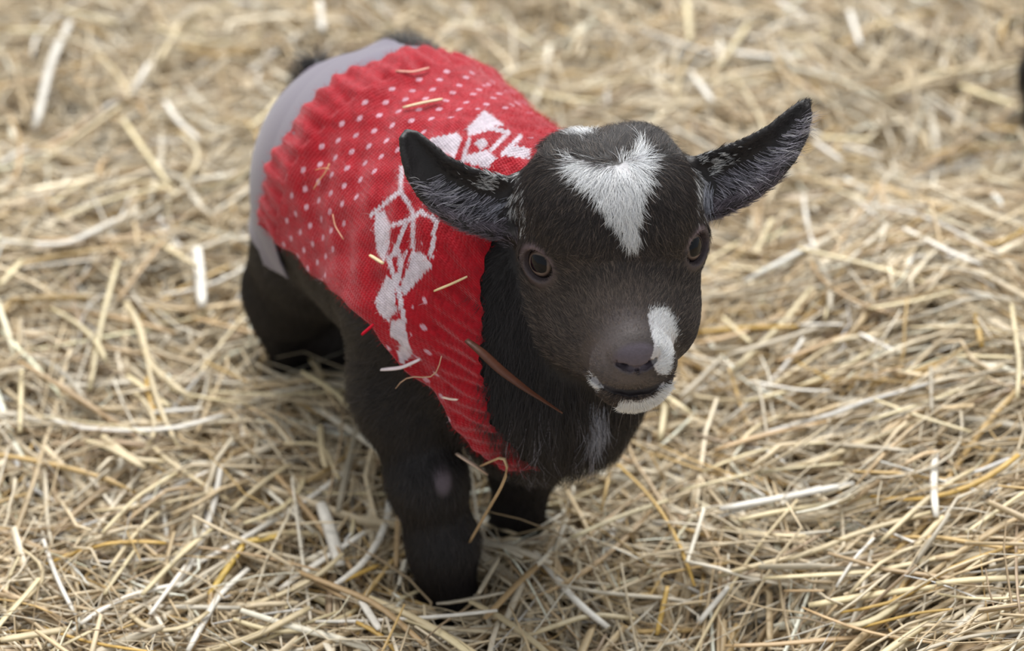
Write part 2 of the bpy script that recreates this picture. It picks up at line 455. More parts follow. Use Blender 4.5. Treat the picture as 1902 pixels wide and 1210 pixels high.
def star(du, dv):
    """an eight-petal snowflake in stitch units, for the flank the photograph does not show"""
    r = np.hypot(du, dv); a = (np.arctan2(dv, du) % (math.pi / 4)) - math.pi / 8
    w = 0.42 * (1 - np.abs(r - 8) / 8)
    return (r < 16) & (r > 2) & (np.abs(a) < w) & (np.abs(a) > 0.4 * w)
nr, nc = ROWS * SUB + 1, COLS * SUB + 1
sr = np.linspace(0, 1, nr); tc = np.linspace(-math.pi, math.pi, nc) 
SS, TT = np.meshgrid(sr, tc, indexing='ij')
lim = np.where(TT > 0, np.minimum(thmax(SS), math.radians(88)), thmax(SS))
keep = np.abs(TT) < lim + math.radians(1.2)
TT2 = np.clip(TT, -lim, lim)
rowf = SS * ROWS; colf = (TT + math.pi) / (2 * math.pi) * COLS
R_ = rad_at(SS, TT2)
# ribbed hem and collar: raised cords along the body
rib_w = np.maximum(1 - smooth(RIB0 - 1.0, RIB0 + 0.5, rowf), smooth(ROWS - RIB1 - 0.5, ROWS - RIB1 + 1.0, rowf))
cord = np.cos(2 * math.pi * colf / 4.0)
R_ = R_ + 0.0024 * (1 - smooth(8, 20, rowf)) + rib_w * np.where(rowf < 40, 0.0007, 0.0006) * cord + 0.0004 * (1 - rib_w)
R_ += 0.0010 * np.sin(colf * 0.31 + rowf * 0.17) * np.sin(rowf * 0.23 + 1.3) + 0.0006 * np.sin(colf * 0.8 + 2) * np.sin(rowf * 0.4)
# the edges curl in towards the body
edge = np.minimum(np.minimum(rowf / 1.6, (ROWS - rowf) / 1.6), np.maximum(lim - np.abs(TT2), 0) / math.radians(3.2))
edge = np.clip(edge, 0, 1); R_ -= np.where(rowf < 60, 0.0016, 0.0014) * (1 - np.sqrt(1 - (1 - edge) ** 2))
c3, d3 = ring(SS.ravel(), TT2.ravel())
SV = c3 + d3 * R_.ravel()[:, None]
# the rear edge waves with the ribs
wob = (0.0005 * np.cos(2 * math.pi * colf / 4.0) + 0.0012 * np.sin(colf * 0.5) + 0.0008 * np.sin(colf * 1.3)) * (1 - smooth(0, 6, rowf))
SV = SV - HD * wob.ravel()[:, None]
spx = project(SV)
stitch_r = np.floor(rowf.ravel()); stitch_c = np.floor(colf.ravel())
white = np.zeros(len(SV), bool)
# colour is decided stitch by stitch
cr = np.clip((stitch_r * SUB + SUB // 2 + 0), 0, nr - 1).astype(int); ck = np.clip((stitch_c * SUB + SUB // 2), 0, nc - 1).astype(int)
centre_px = spx.reshape(nr, nc, 2)[cr, ck]
vis = TT.ravel() < math.radians(60)
fine_px = spx + 1.6 * np.stack([np.sin(rowf.ravel() * 6.28), np.sin(colf.ravel() * 6.28)], 1)
for poly in WHITE: white |= in_poly(fine_px, poly) & vis
for line, w in WLINES: white |= (seg_dist(fine_px, line) < w * 0.50) & vis
for c0 in (137, 176): white |= star(stitch_r - 52, stitch_c - c0) & (TT.ravel() > math.radians(72))
dot = np.zeros(len(SV), bool)
rf, cf = rowf.ravel() - 0.5, colf.ravel() - 0.5
for ro, co in ((0, 0), (3, 3)):
    du = (rf - ro + 3) % 6 - 3; dv = (cf - co + 3) % 6 - 3
    dot |= np.hypot(du, dv * 0.95) < 0.60
band = ((rf > RIB0 + 0.6) & (rf < 37)) | ((rf > 63) & (rf < ROWS - RIB1 - 1))
near_white = np.zeros(len(SV), bool)
for poly in WHITE:
    pc = np.mean(poly, 0); near_white |= in_poly(centre_px, [tuple(pc + (np.array(q) - pc) * 1.35) for q in poly])
for line, w in WLINES: near_white |= seg_dist(centre_px, line) < w * 0.5 + 12
dot &= band & ~near_white
jit = rng.random((ROWS + 1, COLS + 1))[np.clip(stitch_r, 0, ROWS).astype(int), np.clip(stitch_c, 0, COLS).astype(int)]
red = lin((172, 14, 32)); pale = lin((214, 204, 214)); pink = lin((222, 150, 172))
scol = np.where(white[:, None], pale[None], red[None]) * (0.86 + 0.28 * jit)[:, None]
scol = np.where((dot & ~white)[:, None], (pink * 0.6 + pale * 0.4)[None] * (0.8 + 0.3 * jit)[:, None], scol)
ii, jj = np.meshgrid(np.arange(nr - 1), np.arange(nc - 1), indexing='ij')
q = np.stack([ii * nc + jj, ii * nc + jj + 1, (ii + 1) * nc + jj + 1, (ii + 1) * nc + jj], -1).reshape(-1, 4)[:, ::-1]
qk = keep.ravel()[q].all(1); q = q[qk]; qrow = q.min(1) // nc / SUB

m_knit, nt, b = new_mat('red_wool_knit')
a = nt.nodes.new('ShaderNodeAttribute'); a.attribute_name = 'col'; nt.links.new(a.outputs['Color'], b.inputs['Base Color'])
uvn = nt.nodes.new('ShaderNodeUVMap'); uvn.uv_map = 'uv'; sep = nt.nodes.new('ShaderNodeSeparateXYZ'); nt.links.new(uvn.outputs[0], sep.inputs[0])
def mth(op, x, y=None):
    n = nt.nodes.new('ShaderNodeMath'); n.operation = op
    for k, v in enumerate((x, y)):
        if v is None: continue
        if isinstance(v, (int, float)): n.inputs[k].default_value = v
        else: nt.links.new(v, n.inputs[k])
    return n.outputs[0]
fu = mth('FRACT', sep.outputs['X']); au = mth('ABSOLUTE', mth('SUBTRACT', fu, 0.5))
fv = mth('ABSOLUTE', mth('SUBTRACT', mth('FRACT', mth('ADD', sep.outputs['Y'], mth('MULTIPLY', au, 0.9))), 0.5))
hgt = mth('MULTIPLY', mth('SUBTRACT', 1.0, mth('POWER', mth('MULTIPLY', fv, 2.0), 2.0)), mth('SINE', mth('MULTIPLY', au, 2 * math.pi)))
nz = nt.nodes.new('ShaderNodeTexNoise'); nz.inputs['Scale'].default_value = 1400
tcn = nt.nodes.new('ShaderNodeTexCoord'); nt.links.new(tcn.outputs['Object'], nz.inputs['Vector'])
hgt = mth('ADD', hgt, mth('MULTIPLY', nz.outputs['Fac'], 0.7))
bp = nt.nodes.new('ShaderNodeBump'); bp.inputs['Strength'].default_value = 0.55; bp.inputs['Distance'].default_value = 0.0007
nt.links.new(hgt, bp.inputs['Height']); nt.links.new(bp.outputs['Normal'], b.inputs['Normal'])
b.inputs['Roughness'].default_value = 0.9; b.inputs['Specular IOR Level'].default_value = 0.12
b.inputs['Sheen Weight'].default_value = 0.5; b.inputs['Sheen Roughness'].default_value = 0.5; b.inputs['Sheen Tint'].default_value = (1, 0.75, 0.8, 1)

kid = bpy.data.objects.new('goat_kid', None); COL.objects.link(kid)
kid.location = (-0.04, 0.03, 0.0)
tag(kid, 'dark brown goat kid with white blaze wearing a red knitted sweater on straw', 'goat')
bpy.context.view_layer.update()
def under(o, parent=None):
    o.parent = parent or kid; o.matrix_parent_inverse = (parent or kid).matrix_world.inverted(); return o
def submesh(name, V, Q, cols, uv, mat):
    u, inv = np.unique(Q, return_inverse=True)
    return mesh_from(name, V[u], inv.reshape(Q.shape), mat, cols=cols[u], uv=None if uv is None else uv[u])
suv = np.stack([colf.ravel(), rowf.ravel()], 1)
mid_rows = (qrow >= RIB0) & (qrow < ROWS - RIB1)
sweater = under(submesh('sweater', SV, q[mid_rows], scol, suv, m_knit))
sweater['label'] = 'red wool sweater knitted with pale dots and snowflakes'
o = submesh('ribbed_hem', SV, q[qrow < RIB0], scol, suv, m_knit); under(o, sweater)
o = submesh('ribbed_collar', SV, q[qrow >= ROWS - RIB1], scol, suv, m_knit); under(o, sweater)
# surface normals of the knit, for the fuzz and the bits of straw lying on it
G3 = SV.reshape(nr, nc, 3)
SN = nrm(np.cross(np.gradient(G3, axis=1), np.gradient(G3, axis=0)).reshape(-1, 3))
SN *= np.sign((SN * d3).sum(1) + 1e-9)[:, None]
cand = np.flatnonzero(keep.ravel() & (np.abs(TT.ravel()) < lim.ravel()))
pick = rng.choice(cand, 26000)
root = SV[pick] + rng.normal(size=(26000, 3)) * 0.0005
dirn = nrm(SN[pick] * 0.55 + rng.normal(size=(26000, 3)) * 0.6)
dirn -= SN[pick] * np.minimum((dirn * SN[pick]).sum(1), 0)[:, None]
L = rng.uniform(0.0010, 0.0032, 26000)
k = np.linspace(0, 1, 4)[None, :, None]
curl = nrm(rng.normal(size=(26000, 3)))[:, None] * (k ** 2) * 0.0010
st = root[:, None] - SN[pick][:, None] * 0.0003 + dirn[:, None] * (L[:, None, None] * k) + curl
fz = hair_object('wool_fuzz', st, np.full((26000, 4), 0.000035) * np.array([1, 0.9, 0.8, 0.4]), np.clip(scol[pick] * 1.35 + 0.01, 0, 0.8), M_FUZZ)
under(fz, sweater)
def covered(P, margin=0.006):
    """is a point of the skin under the knit?"""
    rel = P - SHO * np.array([1, 1, 0]); h = rel @ HD; lat0 = rel @ RT; z = P[:, 2]
    s = (h - H0) / (H1 - H0)
    for _ in range(3):
        sc = np.clip(s, 0, 1); tl = -0.10 + 0.10 * sc + 0.45 * smooth(0.35, 1.0, sc); zc = 0.124 - 0.008 * sc * sc
        s = (h + tl * (z - zc) - H0) / (H1 - H0)
    sc = np.clip(s, 0, 1); lat = lat0 - (-0.006 * (1 - sc) ** 2 - 0.002 * sc * sc); zc = 0.124 - 0.008 * sc * sc
    th = np.arctan2(lat, z - zc)
    mg = margin / (H1 - H0)
    return (s > mg) & (s < 1 - mg) & (np.abs(th) < thmax(sc) - margin / 0.055), s, th

# ------------------------------------------------------------------ colouring of the coat
BLAZE = [(1052, 292), (1074, 297), (1104, 302), (1136, 311), (1152, 305), (1178, 287), (1197, 272), (1198, 290), (1196, 315), (1192, 350), (1186, 385), (1181, 410), (1188, 430), (1186, 446), (1174, 452), (1162, 442), (1154, 424), (1144, 404), (1128, 386), (1110, 360), (1094, 336), (1076, 318)]
CROWN = [(1062, 254), (1085, 246), (1108, 244), (1112, 262), (1085, 262)]
PATCH = [(1203, 584), (1218, 576), (1240, 580), (1253, 605), (1254, 630), (1246, 662), (1236, 694), (1222, 696), (1209, 668), (1216, 640), (1207, 612)]
CHIN = [(1158, 743), (1185, 745), (1213, 735), (1234, 707), (1236, 735), (1215, 760), (1180, 768), (1150, 764)]
LIPW = [(1098, 700), (1108, 700), (1122, 722), (1112, 726), (1100, 714)]
CHESTW = [(1096, 745), (1126, 748), (1122, 785), (1108, 815), (1092, 815), (1092, 790)]
DARK = lin((42, 38, 39)); FACE = lin((50, 44, 43)); BROWN = lin((84, 74, 68)); GREYF = lin((98, 90, 90)); WHITEF = lin((234, 236, 240)); LILAC = lin((128, 112, 122)); NOSEC = lin((94, 86, 95))
def gauss(P, c, sx, sy): return np.exp(-((P[:, 0] - c[0]) / sx) ** 2 - ((P[:, 1] - c[1]) / sy) ** 2)
def mixc(a, b, w): return a * (1 - w[:, None]) + b * w[:, None]
def coat(P, N, jitter=0.0):
    """coat colour, masks: head, ear side (0 none)"""
    n = len(P); C = np.tile(DARK, (n, 1))
    px = project(P) + (rng.normal(size=(n, 2)) * jitter if jitter else 0)
    hc = head_coords(P); fh = sdf(head, P); on_head = (fh < 0.004)
    front = on_head & (hc[:, 1] > -5.5) & ((N @ nrm(-ray(1145, 474))) > -0.25)
    w = front * 1.0
    C = mixc(C, FACE, w)
    C = mixc(C, BROWN, w * np.clip(0.9 * gauss(px, (1140, 565), 75, 60) + 0.25 * gauss(px, (1000, 560), 60, 90), 0, 1))
    C = mixc(C, GREYF, w * np.clip(gauss(px, (1120, 660), 42, 45) + 0.8 * gauss(px, (1170, 600), 45, 30) + 0.7 * gauss(px, (1170, 705), 60, 18), 0, 1))
    white = front & (in_poly(px, BLAZE) | in_poly(px, PATCH) | in_poly(px, LIPW))
    white |= front & in_poly(px, CHIN) & (hc[:, 2] < -3.7)
    white |= on_head & in_poly(px, CROWN)
    white |= (~on_head) & in_poly(px, CHESTW)
    # lids and nose
    for s in (-1, 1):
        r = np.linalg.norm(P - (EYEC[s] + EYED[s] * 0.0112), axis=1)
        ui = nrm(P - EYEC[s]) @ nrm(0.75 * HU - 0.35 * s * HR); C = mixc(C, LILAC, (0.18 + 0.75 * smooth(-0.1, 0.55, ui)) * (1 - smooth(0.0078, 0.0120, r)))
        C = mixc(C, lin((34, 28, 30)), 1 - smooth(0.0060, 0.0074, r))
        inn = np.linalg.norm(P - HA(s * 2.05, 0.95, -0.28), axis=1); C = mixc(C, LILAC, 0.8 * (1 - smooth(0.002, 0.0055, inn)))
    nose = ((hc[:, 0] / 0.95) ** 2 + ((hc[:, 1] - 4.75) / 0.75) ** 2 + ((hc[:, 2] + 2.28) / 0.66) ** 2)
    C = mixc(C, NOSEC, 1 - smooth(0.8, 1.25, nose))
    lowlip = w * gauss(px, (1150, 738), 50, 14) * (hc[:, 2] < -3.9); C = mixc(C, lin((44, 38, 42)), np.clip(lowlip * 1.3, 0, 1))
    # white flecks round the ear roots, pale lower rims of the ears
    fl = vnoise(P * np.array([0.55, 1, 1]), 420, 3) + 0.7 * vnoise(P, 900, 5)
    for cx, cy, sx, sy in ((925, 352, 42, 48), (1322, 330, 42, 44)):
        white |= (~front | (hc[:, 0] * (1 if cx > 1100 else -1) > 3.3)) & (gauss(px, (cx, cy), sx, sy) * 1.6 + fl * 0.75 > 1.0) & (np.abs(px[:, 0] - cx) < 70) & (np.abs(px[:, 1] - cy) < 75) & (hc[:, 1] > -8)
    C = np.where(white[:, None], WHITEF[None], C)
    return C, px, hc, on_head, front, white, nose

print('coat')
C0, *_r_ = coat(BV, BN)
lidm = np.minimum(np.linalg.norm(BV - EYEC[-1] - EYED[-1] * 0.0112, axis=1), np.linalg.norm(BV - EYEC[1] - EYED[1] * 0.0112, axis=1)) < 0.0125
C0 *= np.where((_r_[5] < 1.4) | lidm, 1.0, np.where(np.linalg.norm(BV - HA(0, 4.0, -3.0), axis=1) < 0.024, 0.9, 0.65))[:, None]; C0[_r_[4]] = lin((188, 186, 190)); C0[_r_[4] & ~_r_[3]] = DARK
rumpz = (BV - SHO) @ HD
knee = hit(legs, 822, 890)
C0 = mixc(C0, lin((104, 94, 104)), 0.85 * (1 - smooth(0.003, 0.0075, np.linalg.norm((BV - knee) * np.array([1.3, 1, 0.65]), axis=1))))
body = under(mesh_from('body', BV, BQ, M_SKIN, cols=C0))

# ------------------------------------------------------------------ eyes
m_eye, nt, b = new_mat('goat_eye')
tc_ = nt.nodes.new('ShaderNodeTexCoord'); sp = nt.nodes.new('ShaderNodeSeparateXYZ'); nt.links.new(tc_.outputs['Object'], sp.inputs[0])
rr = mth('SQRT', mth('ADD', mth('POWER', sp.outputs['X'], 2.0), mth('POWER', sp.outputs['Y'], 2.0)))
pup = mth('POWER', mth('ADD', mth('POWER', mth('ABSOLUTE', mth('DIVIDE', sp.outputs['X'], 0.0043)), 3.0), mth('POWER', mth('ABSOLUTE', mth('DIVIDE', sp.outputs['Y'], 0.0039)), 3.0)), 0.3333)
ramp = nt.nodes.new('ShaderNodeValToRGB'); nt.links.new(mth('DIVIDE', rr, 0.0075), ramp.inputs[0])
e = ramp.color_ramp.elements
e[0].position = 0.3; e[0].color = (*lin((118, 106, 100)), 1); e[1].position = 0.86; e[1].color = (*lin((16, 12, 12)), 1)
x = e.new(0.58); x.color = (*lin((126, 111, 103)), 1); x = e.new(0.70); x.color = (*lin((92, 78, 72)), 1); x = e.new(0.78); x.color = (*lin((38, 30, 28)), 1)
mxn = nt.nodes.new('ShaderNodeMix'); mxn.data_type = 'RGBA'
st_ = nt.nodes.new('ShaderNodeMapRange'); st_.inputs['From Min'].default_value = 0.93; st_.inputs['From Max'].default_value = 1.07; nt.links.new(pup, st_.inputs['Value'])
nt.links.new(st_.outputs['Result'], mxn.inputs['Factor']); mxn.inputs['A'].default_value = (0.004, 0.005, 0.008, 1); nt.links.new(ramp.outputs['Color'], mxn.inputs['B'])
nt.links.new(mxn.outputs['Result'], b.inputs['Base Color'])
b.inputs['Roughness'].default_value = 0.3; b.inputs['Specular IOR Level'].default_value = 0.0; b.inputs['Coat Weight'].default_value = 1.0; b.inputs['Coat Roughness'].default_value = 0.02; b.inputs['Coat IOR'].default_value = 1.3
def uv_sphere(n=40, m=24, bulge=True):
    th = np.linspace(0, math.pi, m); ph = np.linspace(0, 2 * math.pi, n, endpoint=False)
    T, Pp = np.meshgrid(th, ph, indexing='ij')
    V = np.stack([np.sin(T) * np.cos(Pp), np.sin(T) * np.sin(Pp), np.cos(T)], -1)
    if bulge: V[..., 2] += 0.06 * np.clip(1 - (T / 0.75) ** 2, 0, 1)
    i, j = np.meshgrid(np.arange(m - 1), np.arange(n), indexing='ij')
    F = np.stack([i * n + j, (i + 1) * n + j, (i + 1) * n + (j + 1) % n, i * n + (j + 1) % n], -1).reshape(-1, 4)
    return V.reshape(-1, 3), F
ev, ef = uv_sphere()
for s in (-1, 1):
    o = mesh_from('eye', ev * 0.0106, ef, m_eye)
    d = EYED[s]
    zax = Vector(d); xax = Vector(nrm(np.cross(HU, d))); yax = zax.cross(xax)
    Mx = Matrix((xax, yax, zax)).transposed().to_4x4(); Mx.translation = Vector(EYEC[s] + d * 0.0003)
    o.matrix_world = Mx; bpy.context.view_layer.update()
    o.parent = kid; o.matrix_parent_inverse = kid.matrix_world.inverted()

# ------------------------------------------------------------------ grey shirt showing behind the sweater
hB = (BV - SHO) @ HD; latB = (BV - HIP) @ RT
_, sB, _ = covered(BV)
GREY_Z = 0.074 + 0.0 * hB
inshirt = (hB < H0 + 0.016) & (hB > -0.1315 + 0.22 * np.maximum(BV[:, 2] - 0.15, 0)) & ((BV[:, 2] > 0.098) | in_poly(project(BV), [(470, 385), (505, 380), (552, 462), (536, 506), (500, 492)]) & (BV[:, 2] > 0.05)) & (latB < 0.030)
fq = inshirt[BQ].all(1); gq = BQ[fq]
u, inv = np.unique(gq, return_inverse=True)
GV = BV[u] + BN[u] * 0.0024; gF = inv.reshape(-1, 4)
m_sh, nt, b = new_mat('grey_jersey')
b.inputs['Base Color'].default_value = (*lin((122, 116, 128)), 1); b.inputs['Roughness'].default_value = 0.92; b.inputs['Specular IOR Level'].default_value = 0.1; b.inputs['Sheen Weight'].default_value = 0.3
wv = nt.nodes.new('ShaderNodeTexNoise'); wv.inputs['Scale'].default_value = 1800; tcn = nt.nodes.new('ShaderNodeTexCoord'); nt.links.new(tcn.outputs['Object'], wv.inputs['Vector'])
bp = nt.nodes.new('ShaderNodeBump'); bp.inputs['Strength'].default_value = 0.4; bp.inputs['Distance'].default_value = 0.0004; nt.links.new(wv.outputs['Fac'], bp.inputs['Height']); nt.links.new(bp.outputs['Normal'], b.inputs['Normal'])
shirt = under(mesh_from('shirt', GV, gF, m_sh)); shirt['label'] = 'plain grey shirt under the sweater'
sm = shirt.modifiers.new('smooth', 'SMOOTH'); sm.iterations = 4; sm.factor = 0.5
so = shirt.modifiers.new('thickness', 'SOLIDIFY'); so.thickness = 0.0012; so.offset = 1
hem_m = (hB < -0.1255 + 0.22 * np.maximum(BV[:, 2] - 0.15, 0)) & inshirt
fq2 = hem_m[BQ].all(1); gq2 = BQ[fq2]
if len(gq2):
    u2, inv2 = np.unique(gq2, return_inverse=True)
    m_h, nt2, b2 = new_mat('shirt_hem'); b2.inputs['Base Color'].default_value = (*lin((160, 148, 168)), 1); b2.inputs['Roughness'].default_value = 0.85
    hm = mesh_from('shirt_hem', BV[u2] + BN[u2] * 0.0042, inv2.reshape(-1, 4), m_h); under(hm, shirt)
    sm = hm.modifiers.new('smooth', 'SMOOTH'); sm.iterations = 4; sm.factor = 0.5

# ------------------------------------------------------------------ fur
tri = np.concatenate([BQ[:, [0, 1, 2]], BQ[:, [0, 2, 3]]])
A = BV[tri]; area = 0.5 * np.linalg.norm(np.cross(A[:, 1] - A[:, 0], A[:, 2] - A[:, 0]), axis=1)
cen = A.mean(1); cn = nrm(BN[tri].sum(1))
cov, _, _ = covered(cen, 0.004)
skip = cov | inshirt[tri].all(1) | (cen[:, 2] < -0.008)
fhd = sdf(head + ear_prims, cen) < 0.003
face = (cn @ nrm(-ray(1145, 474))) > -0.35
dens = np.where(fhd, np.where(face, 3.2, 0.7), np.where(face, 1.0, 0.35)); dens *= np.where(fhd & face, 1 + 3.0 * np.exp(-(np.linalg.norm(cen - HA(0, 3.8, -2.8), axis=1) / 0.026) ** 2), 1); dens[skip] = 0
p = area * dens; p /= p.sum()
NH = 205000
ti = rng.choice(len(tri), NH, p=p)
b1, b2_ = rng.random(NH), rng.random(NH); fl = b1 + b2_ > 1; b1[fl] = 1 - b1[fl]; b2_[fl] = 1 - b2_[fl]
RP = A[ti, 0] + b1[:, None] * (A[ti, 1] - A[ti, 0]) + b2_[:, None] * (A[ti, 2] - A[ti, 0])
RN = nrm(BN[tri[ti, 0]] * (1 - b1 - b2_)[:, None] + BN[tri[ti, 1]] * b1[:, None] + BN[tri[ti, 2]] * b2_[:, None])
HCOL, px, hc, on_head, front, white, nose = coat(RP, RN, 3.0)
# which ear, how far along, and on the hollow side?
ear = np.zeros(NH, int); et = np.zeros(NH); eq = np.zeros(NH); eax = np.zeros((NH, 3)); ecr = np.zeros((NH, 3)); einn = np.zeros(NH, bool)
for s in (-1, 1):
    G = EAR_GRID[s]; n, m = G.shape[:2]; gf = G.reshape(-1, 3)
    cnd = np.flatnonzero(np.all((RP > gf.min(0) - 0.004) & (RP < gf.max(0) + 0.004), 1) & (s * hc[:, 0] > 3.2))
    for i in range(0, len(cnd), 8000):
        c = cnd[i:i + 8000]; d2 = ((RP[c][:, None] - gf[None]) ** 2).sum(2); k = d2.argmin(1); ok = np.sqrt(d2[np.arange(len(c)), k]) < 0.0055
        c = c[ok]; k = k[ok]; a_, q_ = k // m, k % m
        ear[c] = s; et[c] = a_ / (n - 1); eq[c] = q_ / (m - 1)
        eax[c] = nrm(G[np.minimum(a_ + 3, n - 1), q_] - G[np.maximum(a_ - 3, 0), q_]); ecr[c] = nrm(G[a_, np.minimum(q_ + 2, m - 1)] - G[a_, np.maximum(q_ - 2, 0)])
        einn[c] = ((RN[c] * nrm(-ray(1145, 474))).sum(1) > 0.05)
vdir = nrm(-ray(1145, 474))
def img_dir(dx, dy, back): return dx[:, None] * _r - dy[:, None] * _u - back * vdir * np.hypot(dx, dy)[:, None]
from_nose = nrm(img_dir(px[:, 0] - 1172, px[:, 1] - 700, 0.45))
part_y = 300 + 10 * vnoise(RP, 120, 61)
whorl = nrm(img_dir(np.clip((px[:, 0] - 1147) / 130, -1, 1) * 0.7 + 0.15 * vnoise(RP, 60, 62), np.clip((px[:, 1] - part_y) / 16, -1, 1), 0.2))
wb = smooth(452, 492, px[:, 1])[:, None]
flow_face = whorl * (1 - wb) + from_nose * wb
flow_body = -HD * 0.75 - ZZ * 0.75 + 0 * RP
legs_w = smooth(0.09, 0.06, RP[:, 2])[:, None] if False else (1 - smooth(0.06, 0.095, RP[:, 2]))[:, None]
flow_body = flow_body * (1 - legs_w) + (-ZZ)[None] * legs_w
neckw = smooth(0.05, 0.085, (RP - SHO) @ HD)[:, None]
flow_body = flow_body * (1 - neckw) + (-ZZ * 0.95 + HD * 0.05 - RT * 0.05)[None] * neckw
fw = np.where(on_head & (ear == 0), 1.0, 0.0)[:, None]
flow = flow_face * fw + flow_body * (1 - fw)
em = ear != 0
flow[em] = eax[em] * 0.9 - vdir * 0.1
hair_in = em & einn & (et > 0.12) & (et < 0.93) & (eq > 0.25) & (eq < 0.9)
flow[hair_in] = nrm(eax[hair_in] * 0.55 + ecr[hair_in] * 0.75)
flow += 0.16 * np.stack([vnoise(RP, 90, 21), vnoise(RP, 90, 22), vnoise(RP, 90, 23)], 1)
tan = flow - (flow * RN).sum(1)[:, None] * RN; tan = nrm(tan)
# length and lift
Ln = np.full(NH, 0.0085); lift = np.full(NH, 0.45)
Ln[neckw[:, 0] > 0.3] = 0.0120
chest = (~on_head) & (neckw[:, 0] > 0.5) & (RP[:, 2] < 0.125); Ln[chest] = 0.0165
Ln[RP[:, 2] < 0.07] = 0.0075
dm = np.hypot(px[:, 0] - 1172, (px[:, 1] - 680))
faceL = 0.0022 + 0.0030 * smooth(40, 190, dm) + 0.0020 * (1 - smooth(300, 420, px[:, 1])) + 0.003 * (1 - smooth(255, 300, px[:, 1]))
hm_ = on_head & ~em
Ln[hm_] = faceL[hm_]; Ln[hm_ & white & in_poly(px, BLAZE)] += 0.0014
Ln[hm_ & (hc[:, 1] < -4.5)] = 0.008; Ln[hm_ & white & in_poly(px, PATCH)] = 0.0030
chinw = white & in_poly(px, CHIN); Ln[chinw] = 0.0055; lift[chinw] = 0.6
Ln[em] = 0.0028; Ln[em & (et < 0.35)] = 0.0042; Ln[hair_in] = 0.0110; lift[em] = 0.35; lift[hair_in] = 0.55
lift[hm_] = 0.34
lowrim = em & (eq > 0.82) & (et < 0.55); Ln[lowrim] = 0.0055
tailm = ((RP - HIP) @ HD < -0.030) & (RP[:, 2] > 0.135); Ln[tailm] = 0.011; lift[tailm] = 0.9
haun = np.linalg.norm(RP - np.array([-0.053, 0.128, 0.158]), axis=1) < 0.026; Ln[haun] = 0.011; lift[haun] = 0.9
# bare zones: nose pad, eyelids, nostrils, mouth
bald = nose < 1.02
for s in (-1, 1):
    r = np.linalg.norm(RP - (EYEC[s] + EYED[s] * 0.0112), axis=1); bald |= r < 0.0072
    lid = r < 0.0125; Ln[lid] = 0.0016
    bald |= np.linalg.norm(RP - HA(s * 2.05, 0.95, -0.28), axis=1) < 0.003
for q_ in mp: bald |= np.linalg.norm(RP - q_, axis=1) < 0.0026
near_nose = (nose < 1.9) & ~bald & ~white; Ln[near_nose] = 0.0018; pt = white & in_poly(px, PATCH); Ln[pt] = 0.0032
bald |= np.linalg.norm((RP - knee) * np.array([1.3, 1, 0.65]), axis=1) < 0.0055
# colours of special hairs
HCOL[hair_in] = lin((182, 178, 190)) * rng.uniform(0.15, 1.25, hair_in.sum())[:, None] ** 1.6
HCOL[lowrim] = lin((120, 112, 122)) * rng.uniform(0.3, 1.3, lowrim.sum())[:, None]
thin_in = hair_in & (rng.random(NH) < 0.66)
cw = white & ~on_head & ~em; HCOL[cw] = lin((158, 160, 172)); Ln[cw] = 0.014
streak = chest & (vnoise(RP, 260, 9) > 0.95) & (px[:, 0] > 940) & (px[:, 1] > 760); HCOL[streak] = lin((150, 148, 160))
var = np.exp(rng.normal(size=NH) * np.where(white, 0.09, 0.42)); HCOL = np.clip(HCOL * var[:, None], 0, 0.85)
gold = hm_ & ~white & (rng.random(NH) < 0.10 + 0.14 * smooth(420, 560, px[:, 1])); HCOL[gold] = lin((122, 108, 98))
ok = ~bald & ~thin_in
RP, RN, tan, Ln, lift, HCOL, hair_in, white_k = RP[ok], RN[ok], tan[ok], Ln[ok], lift[ok], HCOL[ok], hair_in[ok], white[ok]
N_ = len(RP)
Ln = Ln * rng.uniform(0.7, 1.2, N_)
side = nrm(np.cross(tan, RN)) * (rng.normal(size=N_) * 0.20)[:, None]
K = 5; t = np.linspace(0, 1, K)
ST = np.zeros((N_, K, 3))
lf = lift * rng.uniform(0.7, 1.35, N_)
for i in range(K):
    ti_ = t[i]
    ST[:, i] = RP - RN * 0.0004 + Ln[:, None] * (ti_ * (tan + side * ti_) + RN * (lf * (ti_ - 0.55 * ti_ * ti_))[:, None])
wr = np.where(hair_in, 0.00007, 0.00006) * (1 + 0.25 * white_k)
RADI = wr[:, None] * np.array([1.0, 1.0, 0.85, 0.6, 0.15])[None]
fur = under(hair_object('fur', ST, RADI, HCOL, M_FUR))

# whiskers and lashes
wl = []
for (ax_, ay_), (bx_, by_) in [((1160, 758), (1148, 800)), ((1172, 760), (1170, 795)), ((1186, 762), (1186, 800)), ((1196, 760), (1198, 792)), ((1212, 752), (1224, 782)), ((1225, 742), (1248, 760)), ((1236, 728), (1262, 742)), ((1095, 735), (1060, 720)), ((1120, 745), (1105, 775)), ((1242, 690), (1275, 700)), ((1098, 660), (1085, 655)), ((1140, 755), (1128, 785))]:
    a_ = hit(head, ax_, ay_)
    if a_ is None: a_ = hit(head, ax_, ay_ - 8)
    if a_ is None: continue
    dep = (a_ - CAM) @ CF
    b_ = at_depth(bx_, by_, dep + 0.003); m_ = 0.5 * (a_ + b_) + np.array([0, -0.001, 0.0015])
    tt = np.linspace(0, 1, 6)[:, None]
    wl.append((1 - tt) ** 2 * a_ + 2 * tt * (1 - tt) * m_ + tt ** 2 * b_)
for k in range(7):
    a_ = EYEC[1] + nrm(EYED[1] + 0.75 * HR + (0.35 + 0.09 * k) * HU - 0.1 * k * HR) * 0.0118; b_ = a_ + (HR * 0.8 + HF * 0.3 + HU * (0.15 + 0.03 * k)) * 0.0075
    tt = np.linspace(0, 1, 6)[:, None]; wl.append(a_ + (b_ - a_) * tt + HU * 0.0012 * tt * (tt - 1))
